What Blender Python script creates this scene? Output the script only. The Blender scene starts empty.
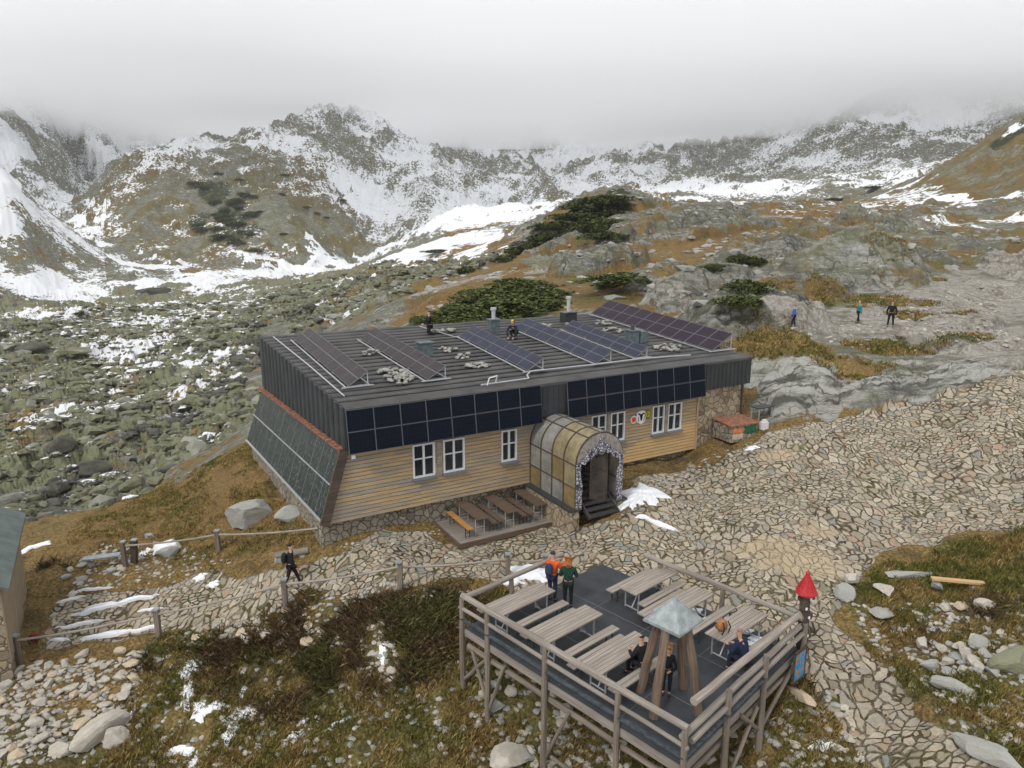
HAZE_D = 0.00012; CLOUD_D = 0.012; CLOUD_Z = 118.0
import bpy, bmesh, math, random
import numpy as np
from mathutils import Vector, Matrix, Euler
random.seed(7); RNG = np.random.default_rng(11)
scene = bpy.context.scene
COL = scene.collection
R = math.radians
# ------------------------------------------------------------------ camera
F = 711.0; PITCH = R(12.8); H = 12.5
CP, SP = math.cos(PITCH), math.sin(PITCH)
cam_d = bpy.data.cameras.new('camera'); cam = bpy.data.objects.new('camera', cam_d); COL.objects.link(cam)
cam_d.sensor_width = 36.0; cam_d.lens = F / 1024 * 36; cam_d.clip_start = 0.1; cam_d.clip_end = 12000
cam.location = (0, 0, H); cam.rotation_euler = (math.pi / 2 - PITCH, 0, 0); scene.camera = cam

def ray(px, py):
    """world direction (per unit of forward distance Y) towards a measured image point"""
    a = (px - 512) / F; b = (384 - py) / F
    d = Vector((a, CP + b * SP, -SP + b * CP))
    return d / d.y
def at_z(px, py, z):
    d = ray(px, py); t = (z - H) / d.z
    return Vector((d.x * t, d.y * t, z))
def at_y(px, py, Y):
    d = ray(px, py); return Vector((d.x * Y, Y, H + d.z * Y))

# ------------------------------------------------------------------ numpy noise
def _hash(ix, iy, seed):
    h = (ix.astype(np.int64) * 374761393 + iy.astype(np.int64) * 668265263 + seed * 1442695041) & 0x7fffffff
    h = ((h ^ (h >> 13)) * 1274126177) & 0x7fffffff
    h = (h ^ (h >> 16)) & 0xffffff
    return h / float(0xffffff)
def vnoise(x, y, seed=0):
    ix = np.floor(x); iy = np.floor(y); fx = x - ix; fy = y - iy
    fx = fx * fx * fx * (fx * (fx * 6 - 15) + 10); fy = fy * fy * fy * (fy * (fy * 6 - 15) + 10)
    a = _hash(ix, iy, seed); b = _hash(ix + 1, iy, seed); c = _hash(ix, iy + 1, seed); d = _hash(ix + 1, iy + 1, seed)
    return (a + (b - a) * fx) * (1 - fy) + (c + (d - c) * fx) * fy
def fbm(x, y, octv=4, seed=0, gain=0.5):
    s = 0; a = 1; t = 0
    for k in range(octv):
        s = s + a * vnoise(x, y, seed + k * 17); t += a; a *= gain
        x, y = (x * 1.6 + y * 1.2) + 3.1, (y * 1.6 - x * 1.2) + 1.7
    return s / t
def ridged(x, y, octv=4, seed=0):
    s = 0; a = 1; t = 0
    for k in range(octv):
        n = 1 - np.abs(2 * vnoise(x, y, seed + k * 13) - 1); s = s + a * n * n; t += a; a *= .5
        x, y = (x * 1.6 + y * 1.2) + 5.1, (y * 1.6 - x * 1.2) + 2.7
    return s / t
def worley(x, y, seed=0):
    """(distance to nearest, second nearest, random of the nearest cell)"""
    ix = np.floor(x); iy = np.floor(y)
    d1 = np.full(x.shape, 9.0); d2 = np.full(x.shape, 9.0); rid = np.zeros(x.shape)
    for ox in (-1, 0, 1):
        for oy in (-1, 0, 1):
            cx = ix + ox; cy = iy + oy
            px = cx + _hash(cx, cy, seed); py = cy + _hash(cx, cy, seed + 7)
            d = np.hypot(px - x, py - y); rr = _hash(cx, cy, seed + 19)
            near = d < d1
            d2 = np.where(near, d1, np.minimum(d2, d)); rid = np.where(near, rr, rid); d1 = np.where(near, d, d1)
    return d1, d2, rid
def sstep(a, b, x):
    t = np.clip((x - a) / (b - a), 0, 1); return t * t * (3 - 2 * t)

# ------------------------------------------------------------------ terrain: heights surveyed at points (image column, image row, forward distance)
CPTS = [ # near ground
 (600,520,27.5),(602,567,23.6),(440,530,28),(330,546,26),(292,587,24.2),(400,585,23.2),(480,600,22.6),(748,430,36),(720,461,33),(850,450,32.7),(1000,400,34),(1100,420,33),
 (900,550,24.2),(1000,600,20),(1000,740,15),(830,700,17.8),(760,610,20.8),(700,760,16.6),(560,740,17.6),(400,740,18.2),(200,740,19.1),(30,740,18.9),(480,690,19.5),(300,650,22),(100,650,23.3),(20,600,26.5),
 (100,560,29.2),(200,500,34.5),(245,470,34.5),(100,515,35),(0,540,33),(-200,560,33),(-200,700,22),(1200,600,20),(1200,740,15),(640,500,28.6),(690,560,24.6),(800,500,28),
 (640,478,31.9),(690,463,34.2),(560,508,30.2),(520,515,29.5),(1000,500,27),(1000,450,30.5),(850,420,35.5),(930,470,30.5),(150,540,31.5),(250,530,29.5),
 (512,900,14),(200,900,15),(800,900,13),(512,1100,9.5),(0,900,14),(1100,900,12),(512,1500,5),(0,1500,5),(1024,1500,5),(-300,1000,10),(1300,1000,10),
 # valley of boulders
 (100,500,60),(0,520,55),(-200,520,55),(150,450,72),(50,400,90),(200,380,100),(100,330,150),(30,300,200),(250,310,170),(240,400,75),(330,322,118),(220,440,60),(-200,400,90),(-200,310,200),
 (300,370,85),
 # behind the hut and up the slope
 (400,345,66),(440,352,50),(500,322,60),(600,312,60),(700,318,52),(760,338,45),(510,290,75),(600,260,110),(450,270,140),(380,300,110),(700,250,100),(620,195,180),(560,215,175),(680,215,185),(500,240,190),
 (750,300,62),(850,290,62),(890,327,49),(830,322,50),(1000,330,50),(960,290,62),(850,240,95),(780,250,95),(960,265,76),(1000,300,62),(1100,280,65),(800,205,220),(740,212,200),(1000,240,130),(950,225,150),
 (1000,180,230),(1030,118,262),(960,165,255),(930,190,240),(1200,60,280),(1200,180,180),(1200,330,50),(870,200,300),(900,215,200),
 # hollows behind
 (620,204,260),(560,225,260),(680,222,240),(450,240,260),(400,255,300),(450,215,450),(380,240,600),(500,190,700),(450,168,1000),(450,130,1300),(450,80,1600),(550,210,420),(550,180,800),(550,160,1000),(550,125,1300),(550,80,1600),
 (640,200,420),(640,178,800),(640,158,1000),(640,120,1300),(640,75,1600),(720,200,420),(700,185,600),(720,168,900),(700,140,1200),(700,80,1600),
 (800,198,400),(800,178,550),(770,165,800),(800,138,900),(870,150,700),(870,118,820),(870,85,940),(940,140,680),(980,115,780),(980,80,900),(920,100,860),(820,110,980),(920,180,450),(1000,170,450),(1000,145,600),(1100,120,600),(1200,80,900),
 # snow valley and the knoll
 (150,268,400),(60,272,330),(250,270,400),(300,265,450),(340,255,520),(0,280,300),(-200,290,260),
 (80,203,600),(110,180,600),(130,165,600),(185,147,620),(215,150,640),(250,141,680),(290,136,720),(330,124,760),(370,120,800),(400,133,830),(430,150,900),(110,262,430),(185,225,520),(185,185,570),(250,225,500),(250,180,590),(300,240,480),(320,190,620),(380,215,620),(380,170,720),(110,225,520),
 (130,185,760),(185,170,780),(250,165,850),(330,150,950),(400,160,1000),(60,205,760),(80,185,950),(130,165,1050),(190,150,1150),
 (0,88,880),(40,95,900),(80,112,980),(140,132,1150),(-60,80,850),(200,140,1500),(30,150,720),(-100,60,1000),(-100,120,700),(0,60,1200),(100,60,1700),(200,60,1900),(330,60,2000),
 (0,182,350),(40,205,370),(80,235,385),(0,235,320),(-150,130,330),(0,200,600),(50,225,560),(-150,170,600),
 # beyond
 (0,30,2400),(300,40,2400),(550,40,2400),(800,40,2400),(1024,40,2400),(1300,30,2400),(-300,30,2400),(300,0,3300),(-300,0,3300),(1300,0,3300),(800,0,3300),(1000,80,1500),(870,60,1600)]
_cp = np.array(CPTS, float)
_s, _l, _t = [], [], []
for (px, py, Y) in CPTS:
    d = ray(px, py); _s.append(d.x); _l.append(math.log(Y)); _t.append(d.z)
_s = np.array(_s); _l = np.array(_l); _t = np.array(_t)
KS = 2.2; C2 = 0.07 ** 2
def _phi(ds, dl): return np.sqrt((ds * KS) ** 2 + dl ** 2 + C2)
_n = len(_s); _A = np.zeros((_n + 3, _n + 3))
_A[:_n, :_n] = _phi(_s[:, None] - _s[None], _l[:, None] - _l[None]) - np.eye(_n) * 0.004
_A[:_n, _n:] = np.stack([np.ones(_n), _s, _l], 1); _A[_n:, :_n] = _A[:_n, _n:].T
_w = np.linalg.solve(_A, np.concatenate([_t, np.zeros(3)]))
def base_h(X, Y):
    Yc = np.maximum(Y, 3.0); s = np.clip(X / Yc, -1.3, 1.3); l = np.log(Yc)
    out = _w[_n] + _w[_n + 1] * s + _w[_n + 2] * l
    for i in range(_n): out = out + _w[i] * _phi(s - _s[i], l - _l[i])
    return H + out * Yc
_gs = np.linspace(-1.3, 1.3, 261); _gl = np.linspace(math.log(3), math.log(3600), 401)
_GT = None
def _mk():
    S, L = np.meshgrid(_gs, _gl); out = _w[_n] + _w[_n + 1] * S + _w[_n + 2] * L
    for i in range(_n): out = out + _w[i] * _phi(S - _s[i], L - _l[i])
    return out
_GT = _mk()
def base_fast(X, Y):
    Yc = np.clip(Y, 3.0, 3590); s = np.clip(X / Yc, -1.2999, 1.2999); l = np.log(Yc)
    fs = (s + 1.3) / (2.6) * 260; fl = (l - _gl[0]) / (_gl[-1] - _gl[0]) * 400
    i = np.clip(fs.astype(int), 0, 259); j = np.clip(fl.astype(int), 0, 399); a = fs - i; b = fl - j
    t = (_GT[j, i] * (1 - a) + _GT[j, i + 1] * a) * (1 - b) + (_GT[j + 1, i] * (1 - a) + _GT[j + 1, i + 1] * a) * b
    return H + t * Yc
_LY = np.exp(np.linspace(math.log(8), math.log(3000), 1500))
def base_hit(px, py, near=8):
    d = ray(px, py); z = H + d.z * _LY
    g = base_fast(d.x * _LY, _LY); k = np.nonzero((z < g) & (_LY > near))[0]
    k = k[0] if len(k) else len(_LY) - 1
    return d.x * _LY[k], _LY[k]
def poly_w(pts): return np.array([base_hit(*p) for p in pts])
def poly_sd(X, Y, P):
    """signed distance to a polygon, positive inside"""
    dmin = np.full(X.shape, 1e9); ins = np.zeros(X.shape, bool); n = len(P)
    for i in range(n):
        ax, ay = P[i]; bx, by = P[(i + 1) % n]; ex, ey = bx - ax, by - ay
        t = np.clip(((X - ax) * ex + (Y - ay) * ey) / (ex * ex + ey * ey + 1e-9), 0, 1)
        dmin = np.minimum(dmin, np.hypot(X - ax - t * ex, Y - ay - t * ey))
        c = ((ay > Y) != (by > Y)) & (X < (bx - ax) * (Y - ay) / (by - ay + 1e-12) + ax); ins ^= c
    return np.where(ins, dmin, -dmin)
# ------------------------------------------------------------------ regions of the ground (world polygons)
PATH_A = poly_w([(40,652),(58,600),(110,588),(200,578),(300,560),(345,549),(430,528),(445,545),(560,523),(620,520),(618,492),(640,478),(690,462),(712,466),(760,436),(830,418),(900,404),(960,388),(1060,366),
                 (1060,532),(980,532),(920,545),(880,562),(838,590),(842,628),(900,690),(960,745),(1010,800),(900,800),(845,720),(800,664),(780,650),(740,645),(650,630),(600,622),(530,592),(500,582),(400,590),(300,602),(150,632)])
GRAV = poly_w([(742,326),(800,322),(850,308),(900,292),(950,276),(1000,264),(1060,262),(1060,372),(960,390),(900,402),(860,392),(900,372),(960,360),(900,350),(860,345),(800,342)])
SLAB = poly_w([(752,352),(800,345),(860,372),(900,362),(985,368),(1030,380),(900,402),(860,410),(800,425),(756,432)])
BROWNL = poly_w([(60,540),(110,505),(170,470),(245,428),(262,470),(300,520),(330,548),(230,560),(140,560)])
BOULD = poly_w([(-300,545),(40,525),(100,505),(160,472),(245,432),(262,330),(380,318),(420,285),(500,262),(420,262),(330,272),(200,285),(100,292),(-300,300)])
MIDGR = poly_w([(330,322),(340,308),(400,278),(480,262),(560,205),(620,190),(700,205),(760,208),(850,200),(930,200),(1060,230),(1060,262),(950,276),(850,308),(742,326),(560,330)])
FORE = poly_w([(-100,760),(130,700),(150,640),(300,604),(400,590),(480,585),(600,600),(790,640),(850,720),(905,800),(1000,1100),(-100,1100)])
RIGHTG = poly_w([(842,600),(880,565),(930,545),(1100,528),(1200,800),(1000,800),(960,745),(900,690)])
RUBBLE = poly_w([(-60,800),(-60,640),(40,650),(130,640),(150,640),(128,690),(110,740),(40,800)])
KNOLL = poly_w([(75,215),(110,180),(185,152),(260,145),(330,170),(345,215),(385,245),(300,262),(200,270),(110,250)])
RHILL = poly_w([(920,190),(950,160),(1040,115),(1200,60),(1200,300),(1010,262),(960,225)])
_cache = {}
FEAT = {}
def feature_lumps():
    """single rock outcrops: (px, py, length, width, height, angle)"""
    L = [(800,382,7,3.6,.8,35),(870,395,6,2.6,.7,40),(790,402,4.5,2.2,.6,50),(960,378,9,3.2,.5,20),(900,372,5,1.6,.5,30),
         (725,292,15,5,1.7,55),(690,300,13,4,1.4,55),(700,285,12,4,1.3,50),(770,280,12,4,1.5,40),(832,280,11,6,2.6,15),(868,276,9,5,2.0,10),(740,264,16,5,1.7,40),(800,258,20,6,1.8,25),
         (905,262,14,6,1.4,20),(600,270,20,8,3,50),(640,245,26,10,4,40),(660,285,12,5,2,50),(700,225,30,12,4,35),(560,235,30,10,3,50),(880,235,26,10,3,10),(960,325,8,3,.9,20),(930,338,6,2.4,.7,25),
         (985,345,9,4,.8,10),(960,250,22,8,1.4,0),(1010,290,10,5,.8,10)]
    out = []
    for (px, py, a, b, h, ang) in L:
        x, y = base_hit(px, py); out.append((x, y, a, b, h, R(ang)))
    return out
LUMPS = feature_lumps()
def masks(X, Y):
    """region weights on the ground sheet"""
    wob = (fbm(X * .55, Y * .55, 3, 5) - .5); wob2 = (fbm(X * .12, Y * .12, 4, 9) - .5)
    lY = np.log(np.maximum(Y, 3)); far = sstep(40, 70, Y)
    def soft(P, w, a=1.2, b=0.0):
        return sstep(-w, w, poly_sd(X, Y, P) + wob * 2 * a + wob2 * 2 * b)
    m = {}
    m['path'] = soft(PATH_A, .35, .7)
    m['grav'] = soft(GRAV, 1.0, 1.6)
    m['slab'] = soft(SLAB, .5, 1.2)
    m['brownl'] = soft(BROWNL, .8, 1.2)
    m['bould'] = soft(BOULD, 2.5, 1.5, 10) * sstep(36, 44, Y)
    m['fore'] = soft(FORE, .5, .8) ; m['rightg'] = soft(RIGHTG, .5, 1.)
    m['rub'] = soft(RUBBLE, .5, 1.2)
    m['knoll'] = soft(KNOLL, 12, 5, 40)
    m['rhill'] = soft(RHILL, 8, 3, 30)
    m['mid'] = soft(MIDGR, 4, 3, 20) * sstep(38, 46, Y)
    m['path'] *= 1 - m['slab'] * .9; m['grav'] *= 1 - m['slab'] * .85
    return m
def height(X, Y, full=False):
    X = np.asarray(X, float); Y = np.asarray(Y, float)
    z = base_fast(X, Y); m = masks(X, Y)
    near = 1 - sstep(34, 48, Y)
    lump = np.zeros(X.shape)
    for (cx, cy, a, b, h, ang) in LUMPS:
        dx, dy = X - cx, Y - cy; u = dx * math.cos(ang) + dy * math.sin(ang); v = -dx * math.sin(ang) + dy * math.cos(ang)
        q = (u / a * 2) ** 2 + (v / b * 2) ** 2
        lump = np.maximum(lump, h * np.sqrt(np.clip(1 - q + (fbm(X * .35, Y * .35, 3, 77) - .5) * 1.1, 0, 1)))
    dec = sstep(0, 1, lump / .5)
    z = z + lump
    # mid slope: whalebacks of bare rock, running up and across the slope
    c, s_ = math.cos(R(40)), math.sin(R(40))
    U = X * c + Y * s_; V = -X * s_ + Y * c
    wh = fbm(U * .035, V * .11, 4, 31); midw = np.maximum(m['mid'], m['rhill'])
    whr = sstep(.50, .66, wh)
    z = z + midw * whr * 1.5 + midw * (fbm(U * .2, V * .6, 5, 35) - .5) * 1.5 * (0.4 + whr)
    # ledges on bare rock
    led = fbm(U * .5, V * 1.5, 4, 41); rockw = np.clip(dec + midw * whr + m['slab'], 0, 1) * (1 - m['grav'] * .75)
    z = z + rockw * ((ridged(U * .35, V * .9, 4, 43) - .4) * .5 + (ridged(U * .9, V * 2.6, 3, 47) - .4) * .22 * (Y > 36))
    # boulder valley: angular blocks of two sizes
    bo = m['bould']
    big = sstep(70, 130, Y) * 0 + 1
    wx = X + (fbm(X * .3, Y * .3, 2, 3) - .5) * 2; wy = Y + (fbm(X * .3, Y * .3, 2, 4) - .5) * 2
    d1, d2, r1 = worley(wx / 2.5, wy / 3.4, 3); e1 = sstep(0.02, .22, d2 - d1)
    d3, d4, r2 = worley(wx / 1.1, wy / 1.5, 8); e2 = sstep(0.02, .25, d4 - d3)
    blk = e1 * (0.25 + 1.7 * r1 ** 2.2) * .45 + e2 * (.15 + .7 * r2) * .45 + (r1 - .5) * (d1 * 1.1)
    blk += (fbm(X * .06, Y * .06, 3, 61) - .5) * 5.0
    z = z + bo * (blk - .6)
    # near ground
    nr = near * (1 - m['path']) * (1 - np.minimum(rockw, 1))
    z = z + nr * ((fbm(X * .6, Y * .6, 4, 21) - .5) * .5 + (fbm(X * 2.6, Y * 2.6, 2, 23) - .5) * .14 * (1 - m['grav'] * .5))
    st = (fbm(X * .16, Y * .22, 3, 26) - .5)
    z = z + m['path'] * ((fbm(X * .35, Y * .35, 3, 25) - .5) * .22 + (np.floor(st * 14) / 14 + sstep(.8, 1., (st * 14) % 1) / 14 - st) * 1.7)
    # far ground
    farw = sstep(150, 420, Y)
    amp = np.clip(Y, 0, 1300)
    rg = ridged(X * .011 + .3, Y * .011 * .7, 6, 51); f2 = fbm(X * .03, Y * .03, 5, 55)
    d5, d6, r5 = worley(X / 14, Y / 18, 12)
    z = z + farw * ((rg - .45) * amp * .046 * sstep(380, 700, Y) + (f2 - .5) * amp * .022 + (ridged(X * .06, Y * .06, 4, 57) - .45) * amp * .012)
    z = np.where(z > 185, 185 + (z - 185) * .15, z)
    z = z + sstep(110, 220, Y) * (1 - farw * .5) * (r5 - .4) * sstep(.0, .2, d6 - d5) * 2.0 * (1 - bo)
    if full: return z, m, rockw, whr, dec, lump, e1, r1, e2, r2, wh, rg, f2
    return z
def hz(x, y): return float(height(np.array([float(x)]), np.array([float(y)]))[0])
def hit(px, py, near=8.0, farY=400.0):
    """where the line of sight through a photo point meets the ground"""
    d = ray(px, py); Y = np.exp(np.linspace(math.log(near), math.log(farY), 900))
    g = height(d.x * Y, Y); z = H + d.z * Y; k = np.nonzero(z < g)[0]
    if not len(k): k = [len(Y) - 1]
    k = max(k[0], 1); a = z[k - 1] - g[k - 1]; b = g[k] - z[k]; t = a / (a + b + 1e-9)
    y = Y[k - 1] + (Y[k] - Y[k - 1]) * t
    return Vector((d.x * y, y, float(H + d.z * y)))

# ------------------------------------------------------------------ node helper
class NT:
    def __init__(s, name):
        s.m = bpy.data.materials.new(name); s.m.use_nodes = True; s.t = s.m.node_tree; s.n = s.t.nodes; s.l = s.t.links
        s.b = s.n['Principled BSDF']; s.b.inputs['Roughness'].default_value = .9; s.b.inputs['Specular IOR Level'].default_value = .25
        s.tc = None
    def new(s, typ, **kw):
        n = s.n.new(typ)
        for k, v in kw.items(): setattr(n, k, v)
        return n
    def link(s, a, b): s.l.new(a, b)
    def setin(s, sock, v):
        if hasattr(v, 'is_output') or isinstance(v, bpy.types.NodeSocket): s.l.new(v, sock)
        else:
            if isinstance(v, (tuple, list)) and len(v) == 3 and sock.type == 'RGBA': v = (*v, 1)
            sock.default_value = v
    def obj(s):
        if s.tc is None: s.tc = s.n.new('ShaderNodeTexCoord')
        return s.tc.outputs['Object']
    def uv(s):
        if s.tc is None: s.tc = s.n.new('ShaderNodeTexCoord')
        return s.tc.outputs['UV']
    def mapping(s, vec, scale=(1, 1, 1), rot=(0, 0, 0)):
        n = s.n.new('ShaderNodeMapping'); s.l.new(vec, n.inputs[0]); n.inputs['Scale'].default_value = scale; n.inputs['Rotation'].default_value = rot
        return n.outputs[0]
    def noise(s, vec, scale, detail=4, rough=.55, dist=0, dims='3D'):
        n = s.n.new('ShaderNodeTexNoise'); n.noise_dimensions = dims; s.l.new(vec, n.inputs['Vector'])
        n.inputs['Scale'].default_value = scale; n.inputs['Detail'].default_value = detail; n.inputs['Roughness'].default_value = rough; n.inputs['Distortion'].default_value = dist
        return n.outputs[0]
    def voro(s, vec, scale, feature='F1', out='Distance', dims='3D', rnd=1.0):
        n = s.n.new('ShaderNodeTexVoronoi'); n.voronoi_dimensions = dims; n.feature = feature; s.l.new(vec, n.inputs['Vector'])
        n.inputs['Scale'].default_value = scale; n.inputs['Randomness'].default_value = rnd
        return n.outputs[out]
    def math(s, op, a, b=0.0, c=0.0, clamp=False):
        n = s.n.new('ShaderNodeMath'); n.operation = op; n.use_clamp = clamp
        s.setin(n.inputs[0], a); s.setin(n.inputs[1], b)
        if op in ('MULTIPLY_ADD',): s.setin(n.inputs[2], c)
        return n.outputs[0]
    def ss(s, v, a, b):
        n = s.n.new('ShaderNodeMapRange'); n.interpolation_type = 'SMOOTHSTEP'; s.l.new(v, n.inputs[0])
        n.inputs[1].default_value = a; n.inputs[2].default_value = b
        return n.outputs[0]
    def mix(s, f, a, b, mode='MIX'):
        n = s.n.new('ShaderNodeMix'); n.data_type = 'RGBA'; n.blend_type = mode
        s.setin(n.inputs[0], f); s.setin(n.inputs[6], a); s.setin(n.inputs[7], b)
        return n.outputs[2]
    def ramp(s, v, stops):
        n = s.n.new('ShaderNodeValToRGB'); s.l.new(v, n.inputs[0]); e = n.color_ramp.elements
        while len(e) < len(stops): e.new(.5)
        for k, (p, c) in enumerate(stops): e[k].position = p; e[k].color = (*c, 1)
        return n.outputs[0]
    def sep(s, v):
        n = s.n.new('ShaderNodeSeparateXYZ'); s.l.new(v, n.inputs[0]); return n.outputs
    def attr(s, name):
        n = s.n.new('ShaderNodeAttribute'); n.attribute_name = name; return n
    def bump(s, h, strength=.5, dist=.05, prev=None):
        n = s.n.new('ShaderNodeBump'); n.inputs['Strength'].default_value = strength; n.inputs['Distance'].default_value = dist
        s.l.new(h, n.inputs['Height'])
        if prev is not None: s.l.new(prev, n.inputs['Normal'])
        return n.outputs[0]
    def done(s, col=None, normal=None, rough=None):
        if col is not None: s.setin(s.b.inputs['Base Color'], col)
        if normal is not None: s.l.new(normal, s.b.inputs['Normal'])
        if rough is not None: s.setin(s.b.inputs['Roughness'], rough)
        return s.m

def terrain_material():
    t = NT('mountain_ground'); P = t.obj()
    a1 = t.attr('wa').outputs['Color']; a2 = t.attr('wb').outputs['Color']; a3 = t.attr('wc').outputs['Color']
    s1 = t.new('ShaderNodeSeparateColor'); t.link(a1, s1.inputs[0]); s2 = t.new('ShaderNodeSeparateColor'); t.link(a2, s2.inputs[0]); s3 = t.new('ShaderNodeSeparateColor'); t.link(a3, s3.inputs[0])
    path, grass, snow = s1.outputs; green, pine, grav = s2.outputs; rust, lich, dirt = s3.outputs
    SV = t.mapping(P, (.16, .9, .9), (0, 0, R(-48))); nS = t.noise(SV, 1.0, 8, .72); nF = t.noise(P, .11, 9, .78)
    nA = t.noise(P, .35, 6, .6); nB = t.noise(P, 2.2, 6, .65); nC = t.noise(P, 9, 4, .7); nL = t.noise(P, .05, 5, .6); nD = t.noise(P, 30, 3, .7)
    # bare granite
    wv0 = t.new('ShaderNodeVectorMath', operation='SCALE'); nz0 = t.new('ShaderNodeTexNoise'); nz0.inputs['Scale'].default_value = .25; nz0.inputs['Detail'].default_value = 5; t.link(P, nz0.inputs['Vector']); t.link(nz0.outputs['Color'], wv0.inputs[0]); wv0.inputs['Scale'].default_value = 5.0
    av0_ = t.new('ShaderNodeVectorMath', operation='ADD'); t.link(P, av0_.inputs[0]); t.link(wv0.outputs[0], av0_.inputs[1]); av0 = av0_.outputs[0]
    rock = t.ramp(nB, [(.34, (.06, .06, .056)), (.46, (.16, .156, .143)), (.56, (.25, .242, .22)), (.68, (.40, .39, .365))])
    rock = t.mix(t.ss(t.noise(P, 1.1, 7, .7), .48, .66), rock, (.17, .165, .155))
    rock = t.mix(t.math('MULTIPLY', t.ss(nS, .50, .56), .65), rock, (.055, .055, .052)); rock = t.mix(t.math('MULTIPLY', t.ss(nF, .51, .56), .7), rock, (.062, .06, .056)); rock = t.mix(t.math('MULTIPLY', t.ss(nS, .46, .40), .6), rock, (.40, .395, .37))
    CK = t.mapping(av0, (.10, .42, .3), (0, 0, R(-42))); ck = t.voro(CK, 1.0, 'DISTANCE_TO_EDGE'); ck2 = t.voro(t.mapping(av0, (.5, 1.1, 1), (0, 0, R(-60))), 1.0, 'DISTANCE_TO_EDGE')
    crack = t.math('MAXIMUM', t.ss(t.math('MULTIPLY_ADD', t.math('SUBTRACT', nB, .5), .12, ck), .035, .012), t.math('MULTIPLY', t.ss(ck2, .035, .01), .6))
    sandv = t.attr('wd').outputs['Fac']; rock = t.mix(t.math('MULTIPLY', t.math('MULTIPLY', sandv, t.ss(nS, .60, .44)), .85), rock, t.mix(nB, (.30, .295, .275), (.50, .49, .455)))
    rock = t.mix(t.math('MULTIPLY', crack, .8), rock, (.05, .048, .042))
    lm = t.math('MULTIPLY', t.ss(t.math('MULTIPLY_ADD', nC, .35, nA), .52, .74), lich)
    rock = t.mix(lm, rock, t.ramp(nC, [(.3, (.115, .12, .062)), (.7, (.25, .26, .15))]))
    # turf: ochre to olive
    gcol = t.ramp(nC, [(.32, (.055, .036, .014)), (.5, (.185, .12, .04)), (.68, (.36, .245, .10))])
    gol = t.ramp(nC, [(.32, (.03, .032, .012)), (.5, (.11, .10, .032)), (.68, (.25, .215, .085))])
    gg = t.mix(t.ss(t.math('ADD', t.math('MULTIPLY_ADD', nB, .5, nA), t.math('MULTIPLY_ADD', green, 1.0, -.5)), .55, 1.0), gcol, gol)
    gg = t.mix(t.math('MULTIPLY', rust, t.ss(nA, .35, .65)), gg, t.mix(nC, (.085, .045, .018), (.25, .135, .05)))
    gg = t.mix(t.math('MULTIPLY', t.ss(nD, .5, .75), .3), gg, (.40, .30, .14)); gg = t.mix(t.math('MULTIPLY', t.ss(t.noise(P, .9, 6, .75), .52, .60), .5), gg, (.05, .036, .018))
    gm = t.ss(t.math('ADD', grass, t.math('ADD', t.math('MULTIPLY_ADD', t.math('ADD', nB, nC), .6, -.6), t.math('MULTIPLY', t.math('MULTIPLY_ADD', nF, 3.4, -1.7), t.math('MULTIPLY_ADD', t.ss(t.sep(P)[1], 35, 60), .8, .2)))), .38, .62)
    col = t.mix(gm, rock, gg)
    # trodden gravel
    v1 = t.new('ShaderNodeTexVoronoi'); v1.voronoi_dimensions = '2D'; t.link(P, v1.inputs['Vector']); v1.inputs['Scale'].default_value = 6.5
    gc = t.mix(v1.outputs['Color'], (.30, .27, .235), (.50, .46, .41))
    gvm = t.new('ShaderNodeSeparateColor'); t.link(v1.outputs['Color'], gvm.inputs[0])
    gc = t.mix(gvm.outputs[0], (.29, .275, .245), (.41, .39, .35)); gc = t.mix(t.math('MULTIPLY', t.ss(v1.outputs['Distance'], .4, .75), .7), gc, (.19, .165, .13)); gc = t.mix(t.math('MULTIPLY', t.ss(nS, .5, .62), .5), gc, (.20, .18, .15))
    gc = t.mix(t.math('MULTIPLY', t.ss(nA, .5, .6), .6), gc, (.385, .37, .335)); gc = t.mix(t.math('MULTIPLY', t.ss(nB, .5, .42), .55), gc, (.20, .175, .14)); gc = t.mix(t.math('MULTIPLY', t.ss(nF, .53, .58), .6), gc, rock); gc = t.mix(t.math('MULTIPLY', crack, .6), gc, (.13, .105, .075))
    grm = t.ss(t.math('ADD', grav, t.math('MULTIPLY_ADD', nB, .8, -.4)), .4, .65)
    col = t.mix(grm, col, gc)
    # dark wet earth and sand
    col = t.mix(t.ss(t.math('ADD', dirt, t.math('MULTIPLY_ADD', nB, .8, -.4)), .45, .7), col, (.075, .058, .04))
    # crazy paving
    wv = t.new('ShaderNodeVectorMath', operation='SCALE'); nz = t.new('ShaderNodeTexNoise'); nz.inputs['Scale'].default_value = 1.3; nz.inputs['Detail'].default_value = 3; t.link(P, nz.inputs['Vector'])
    t.link(nz.outputs['Color'], wv.inputs[0]); wv.inputs['Scale'].default_value = .55
    av = t.new('ShaderNodeVectorMath', operation='ADD'); t.link(P, av.inputs[0]); t.link(wv.outputs[0], av.inputs[1]); PV = t.mapping(av.outputs[0], (1.0, 1.25, 0), (0, 0, R(25)))
    ed = t.voro(PV, 3.5, 'DISTANCE_TO_EDGE', 'Distance', '2D'); vc = t.new('ShaderNodeTexVoronoi'); vc.voronoi_dimensions = '2D'; t.link(PV, vc.inputs['Vector']); vc.inputs['Scale'].default_value = 3.5
    PW = t.mapping(av.outputs[0], (1.5, .85, 0), (0, 0, R(-30))); ed2 = t.voro(PW, 2.25, 'DISTANCE_TO_EDGE', 'Distance', '2D'); vd = t.new('ShaderNodeTexVoronoi'); vd.voronoi_dimensions = '2D'; t.link(PW, vd.inputs['Vector']); vd.inputs['Scale'].default_value = 2.25
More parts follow.
